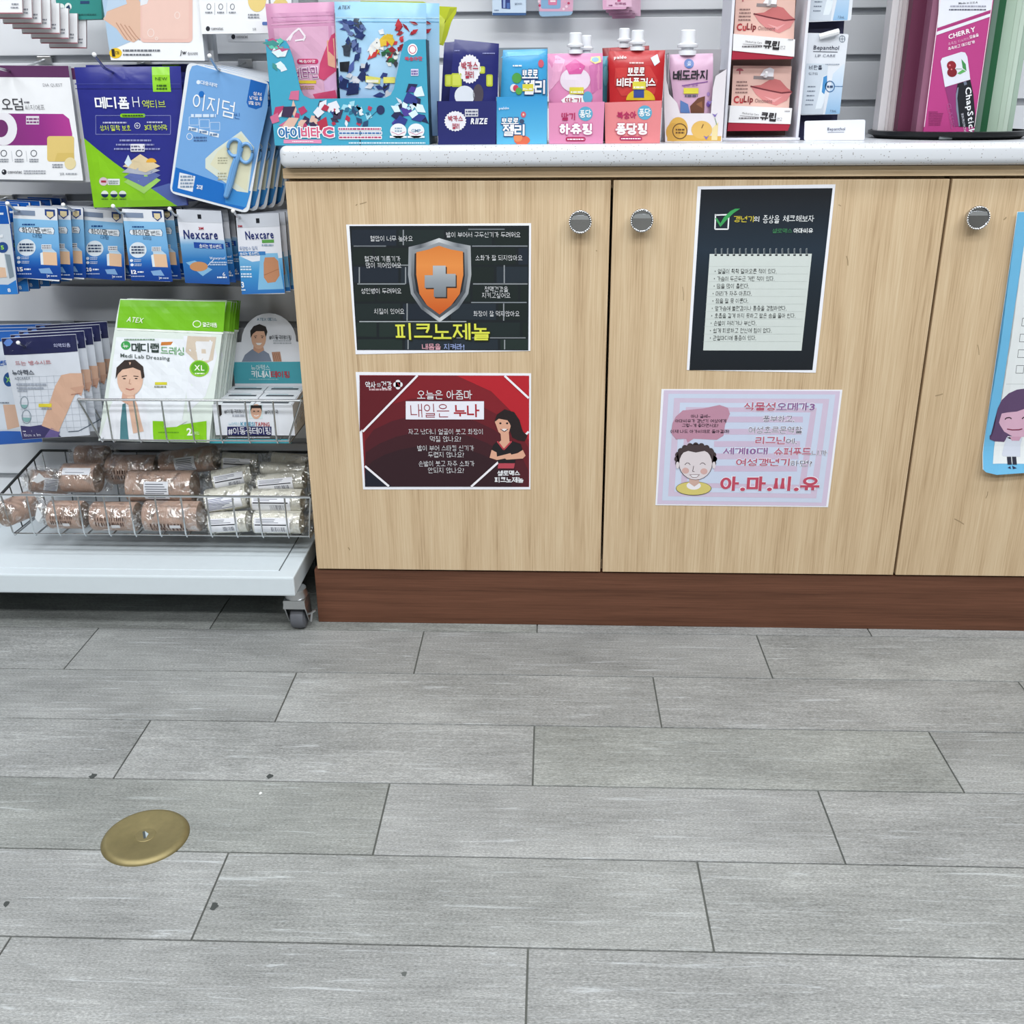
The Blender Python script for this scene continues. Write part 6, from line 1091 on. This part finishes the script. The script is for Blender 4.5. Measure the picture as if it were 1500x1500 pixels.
bep('lower white lip care pack with blue tube, above the name card', [(440, 160), (644, 166), (598, 558), (408, 562)])
bep('upper white lip care pack, cut off by the top of the picture', [(478, -298), (692, -292), (655, 100), (444, 108)])
T, M, A = pack('name_card', 'small white name card standing on the worktop before the navy stand', 'sign', Z4, [(430, 585), (726, 578), (722, 678), (427, 681)], .075, t=.0016, r=.003, col='#e3e6f0')
A.text('Bepanthol', 540, 627, 626, 626, 19, '#3a4054', .01).line([(542, 641), (622, 640)], 2, '#3a4054', 3); A.build(T)
T.location.z = WZ+.0004+(T.location.z-WZ)*0
# --- rotating lip balm tower
f8 = lambda x, y: (Z8[0]+x/Z8[2], Z8[1]+y/Z8[2])
y = .17; c = at(*f8(935, 965), y); M = rig((c.x, y, WZ+.0003)); T = thing('lip_balm_tower', 'tall rotating lip balm tower with cherry pink panel on a black round base', 'display stand', M); RB = .125
MB().lathe([(0, .0), (RB*.9, .0), (RB*.95, .004), (RB, .006), (RB, .0115), (RB*.97, .0125), (RB*.96, .008), (0, .008)], M_BLACK, 64).build('turntable', T, True)
MB().bbox(-.05, -.03, -RB*.915, -RB*.885, .0012, .0055, plain('clear_tag', '#6d7476', .3), .0005).build('maker_tag', T)
H = .42
def slab(name, xa, xb, ya, th, col, fin='paper', yb=None):
    A = Art(M, *Z8); A.d = ya; p0, p1 = A.pt((xa, 925)), A.pt((xb, 925))
    MB().box(p0[0], p1[0], ya, ya+th, .0085, H, mat(col, fin)).build(name, T)
yf = -.085
A = Art(M, *Z8); A.d = yf
xl, xr = A.pt((768, 930))[0], A.pt((1138, 930))[0]
MB().box(xl, xr, yf, yf+.004, .0085, H, mat('#b23c80')).build('front_panel', T)
slab('side_panel', 712, 768, yf+.004, .03, '#8a5a72'); slab('side_panel', 575, 714, yf+.03, .03, '#5c2440')
for k, (xa, xb) in enumerate(((540, 578), (505, 539), (482, 504), (430, 481))): slab('card_stack', xa, xb, yf+.052+k*.004, .03, ['#b4a9ac', '#bdb4b6', '#c8c2c4', '#d2cfd2'][k])
slab('side_panel', 1140, 1182, yf+.004, .03, '#5c7468'); slab('side_panel', 1182, 1232, yf+.03, .03, '#1c5a38')
for k, (xa, xb) in enumerate(((1232, 1305), (1306, 1345), (1346, 1380), (1381, 1418))): slab('card_stack', xa, xb, yf+.052+k*.004, .03, ['#a9bfae', '#b4c7b8', '#bccdc0', '#9fb4a6'][k])
MB().box(-.07, .095, .02, .06, .0085, H, plain('tower_core', '#1c2320', .6)).build('core', T)
A.poly([(882, 30), (1278, -90), (1278, -400), (900, -400)], '#dfe2ec', 2).poly([(880, -60), (1274, -60), (1262, 70), (866, 205)], '#dfe2ec', 3).poly([(862, 232), (1256, 98), (1252, 122), (858, 258)], '#dfe2ec', 3).poly([(868, 206), (1262, 72), (1258, 84), (866, 218)], '#b23c80', 4)
A.text('Made in U.S.A', 1020, 24, 1160, 18, 14, '#3a3c4c', .01, 6).fill(960, 36, 1220, 56, 1, '#9a9cac').fill(950, 62, 1222, 80, 1, '#5a5c6c')
A.text('CHERRY', 945, 272, 1142, 212, 36, '#f0e6ee', .03, 6).text('촉촉함 지속력의', 942, 325, 1096, 282, 22, '#e0a8c8', 0, 6).text('입술을', 1100, 272, 1166, 254, 24, '#f0e6ee', .03, 6).text('촉촉하고 매끄럽게!', 942, 360, 1138, 305, 24, '#f0e6ee', .02, 6)
A.poly([(888, 450), (900, 425), (1040, 380), (1068, 385), (1084, 415), (1106, 582), (920, 638)], '#d9dce8', 4).ell(968, 480, 34, 34, '#8a1c2c', 5).ell(972, 530, 36, 34, '#7a1826', 6).ell(955, 478, 7, 7, '#d8707c', 7).ell(968, 508, 6, 6, '#d8707c', 7).poly([(1040, 432), (1072, 470), (1078, 520), (1050, 500)], '#3f8a4c', 5).poly([(1010, 538), (1050, 508), (1074, 522), (1030, 545)], '#5ca85c', 6).line([(1000, 505), (1045, 505)], 4, '#4a7a4c', 5)
A.poly([(920, 640), (1012, 614), (1000, 690), (1002, 800), (1022, 925), (985, 925), (950, 760)], '#8c3470', 3).poly([(1012, 614), (1106, 584), (1128, 690), (1142, 850), (1136, 928), (1025, 928), (1002, 800), (1000, 690)], '#181c24', 5).poly([(1000, 690), (1012, 640), (1020, 640), (1010, 720), (1030, 925), (1022, 926), (1002, 800)], '#7a8498', 6).poly([(1055, 600), (1075, 594), (1082, 618), (1062, 626)], '#6a7488', 6)
A.text('ChapStick', 1082, 640, 1112, 985, 58, '#eceef4', .02, 8).text('SKIN PROTECTANT', 1046, 830, 1070, 985, 17, '#c9ccd8', .01, 8).text('CLASSIC', 946, 758, 980, 940, 30, '#a85a90', 0, 6)
for k in range(9): A.fill(800, 815+k*12, 870+(k*37 % 40), 823+k*12, 1, '#7a2858', seed=k)
A.line([(768, 930), (890, -30)], 5, '#ecdce6', 7).line([(1136, 928), (1272, -30)], 4, '#ecdce6', 7); A.build(T)
# --- cards hanging on the wall behind the counter
T, M, A = pack('lip_balm_card', 'pale blue hanging card with a dark blue foot, on the slatted wall', 'hanging pack', ZT, [(384, -400), (612, -400), (612, 104), (380, 106)], .3, t=.006, r=.002, col='#c5d6e8', side='#3a5c8c')
A.rect(383, 88, 612, 105, '#3a5c8c', 2).poly([(440, -100), (500, -100), (505, 62), (445, 58)], '#2c3c7c', 2).rect(455, -100, 470, 55, '#8fa4d0', 3).text('멀티비타', 535, 26, 585, 26, 14, '#3a4c6c', .01).rect(480, 20, 500, 60, '#4a6cac', 4).fill(395, 64, 425, 76, 1, '#7a8ca8'); A.build(T)
T, M, A = pack('lip_balm_card', 'rounded pink and blue hanging pack on the slatted wall', 'hanging pack', ZT, [(688, -400), (945, -400), (934, 104), (702, 114)], .3, t=.012, r=.008, col='#8fb0cc', side='#a9c2d6')
A.poly([(695, -100), (940, -100), (934, 78), (702, 78)], '#d2a3bc', 1).rrect(715, -60, 850, 60, 14, '#7fa6c8', 2).rrect(765, -60, 825, 35, 8, '#d27a9c', 3).rect(778, 2, 815, 14, '#ecdce4', 4)
for x, yy in ((880, 12), (905, 22), (890, 45), (912, 58), (870, 62), (700, 10), (706, 38)): A.ell(x, yy, 9, 9, ['#b83c60', '#dca0b8', '#e8d0dc'][(x+yy) % 3], 4, 10)
A.build(T)
T, M, A = pack('lip_balm_card', 'pink hanging card in front, on the slatted wall right of the blue pack', 'hanging pack', ZT, [(1130, -400), (1408, -400), (1300, 62), (1140, 66)], .29, t=.003, r=.002, col='#d9a6c4', side='#c488ac', group='pink cards on the slatted wall')
A.rect(1165, -100, 1340, 48, '#e0b9d0', 1).text('틴트밤', 1225, 25, 1300, 25, 16, '#8c3c6c', .02).rect(1240, -60, 1262, 12, '#b84c7c', 3).fill(1180, 30, 1210, 44, 1, '#8c4c74'); A.build(T)
stack(T, M, 3, (.006, .012, -.004), 'pink hanging card, %s in its stack on the slatted wall', 'pink cards on the slatted wall')
def wall_hook(px, py, label):
    c = at(px, py, .35); T = thing('peg_hook', label, 'hook', rig((c.x, .35, 1.0424+SP+.004)), 'chrome peg hooks on the slatted wall'); MB().bbox(-.012, .012, -.004, .0, -.009, .006, M_STEEL, .0008).build('bracket', T); MB().tube([(0, -.003, 0), (0, -.09, -.002), (0, -.1, .012)], .0021, M_WIRE).build('wire', T, True)
wall_hook(740, 0, 'peg hook holding the pale blue hanging card'); wall_hook(814, 0, 'peg hook holding the pink and blue hanging pack'); wall_hook(908, 0, 'peg hook holding the pink cards')
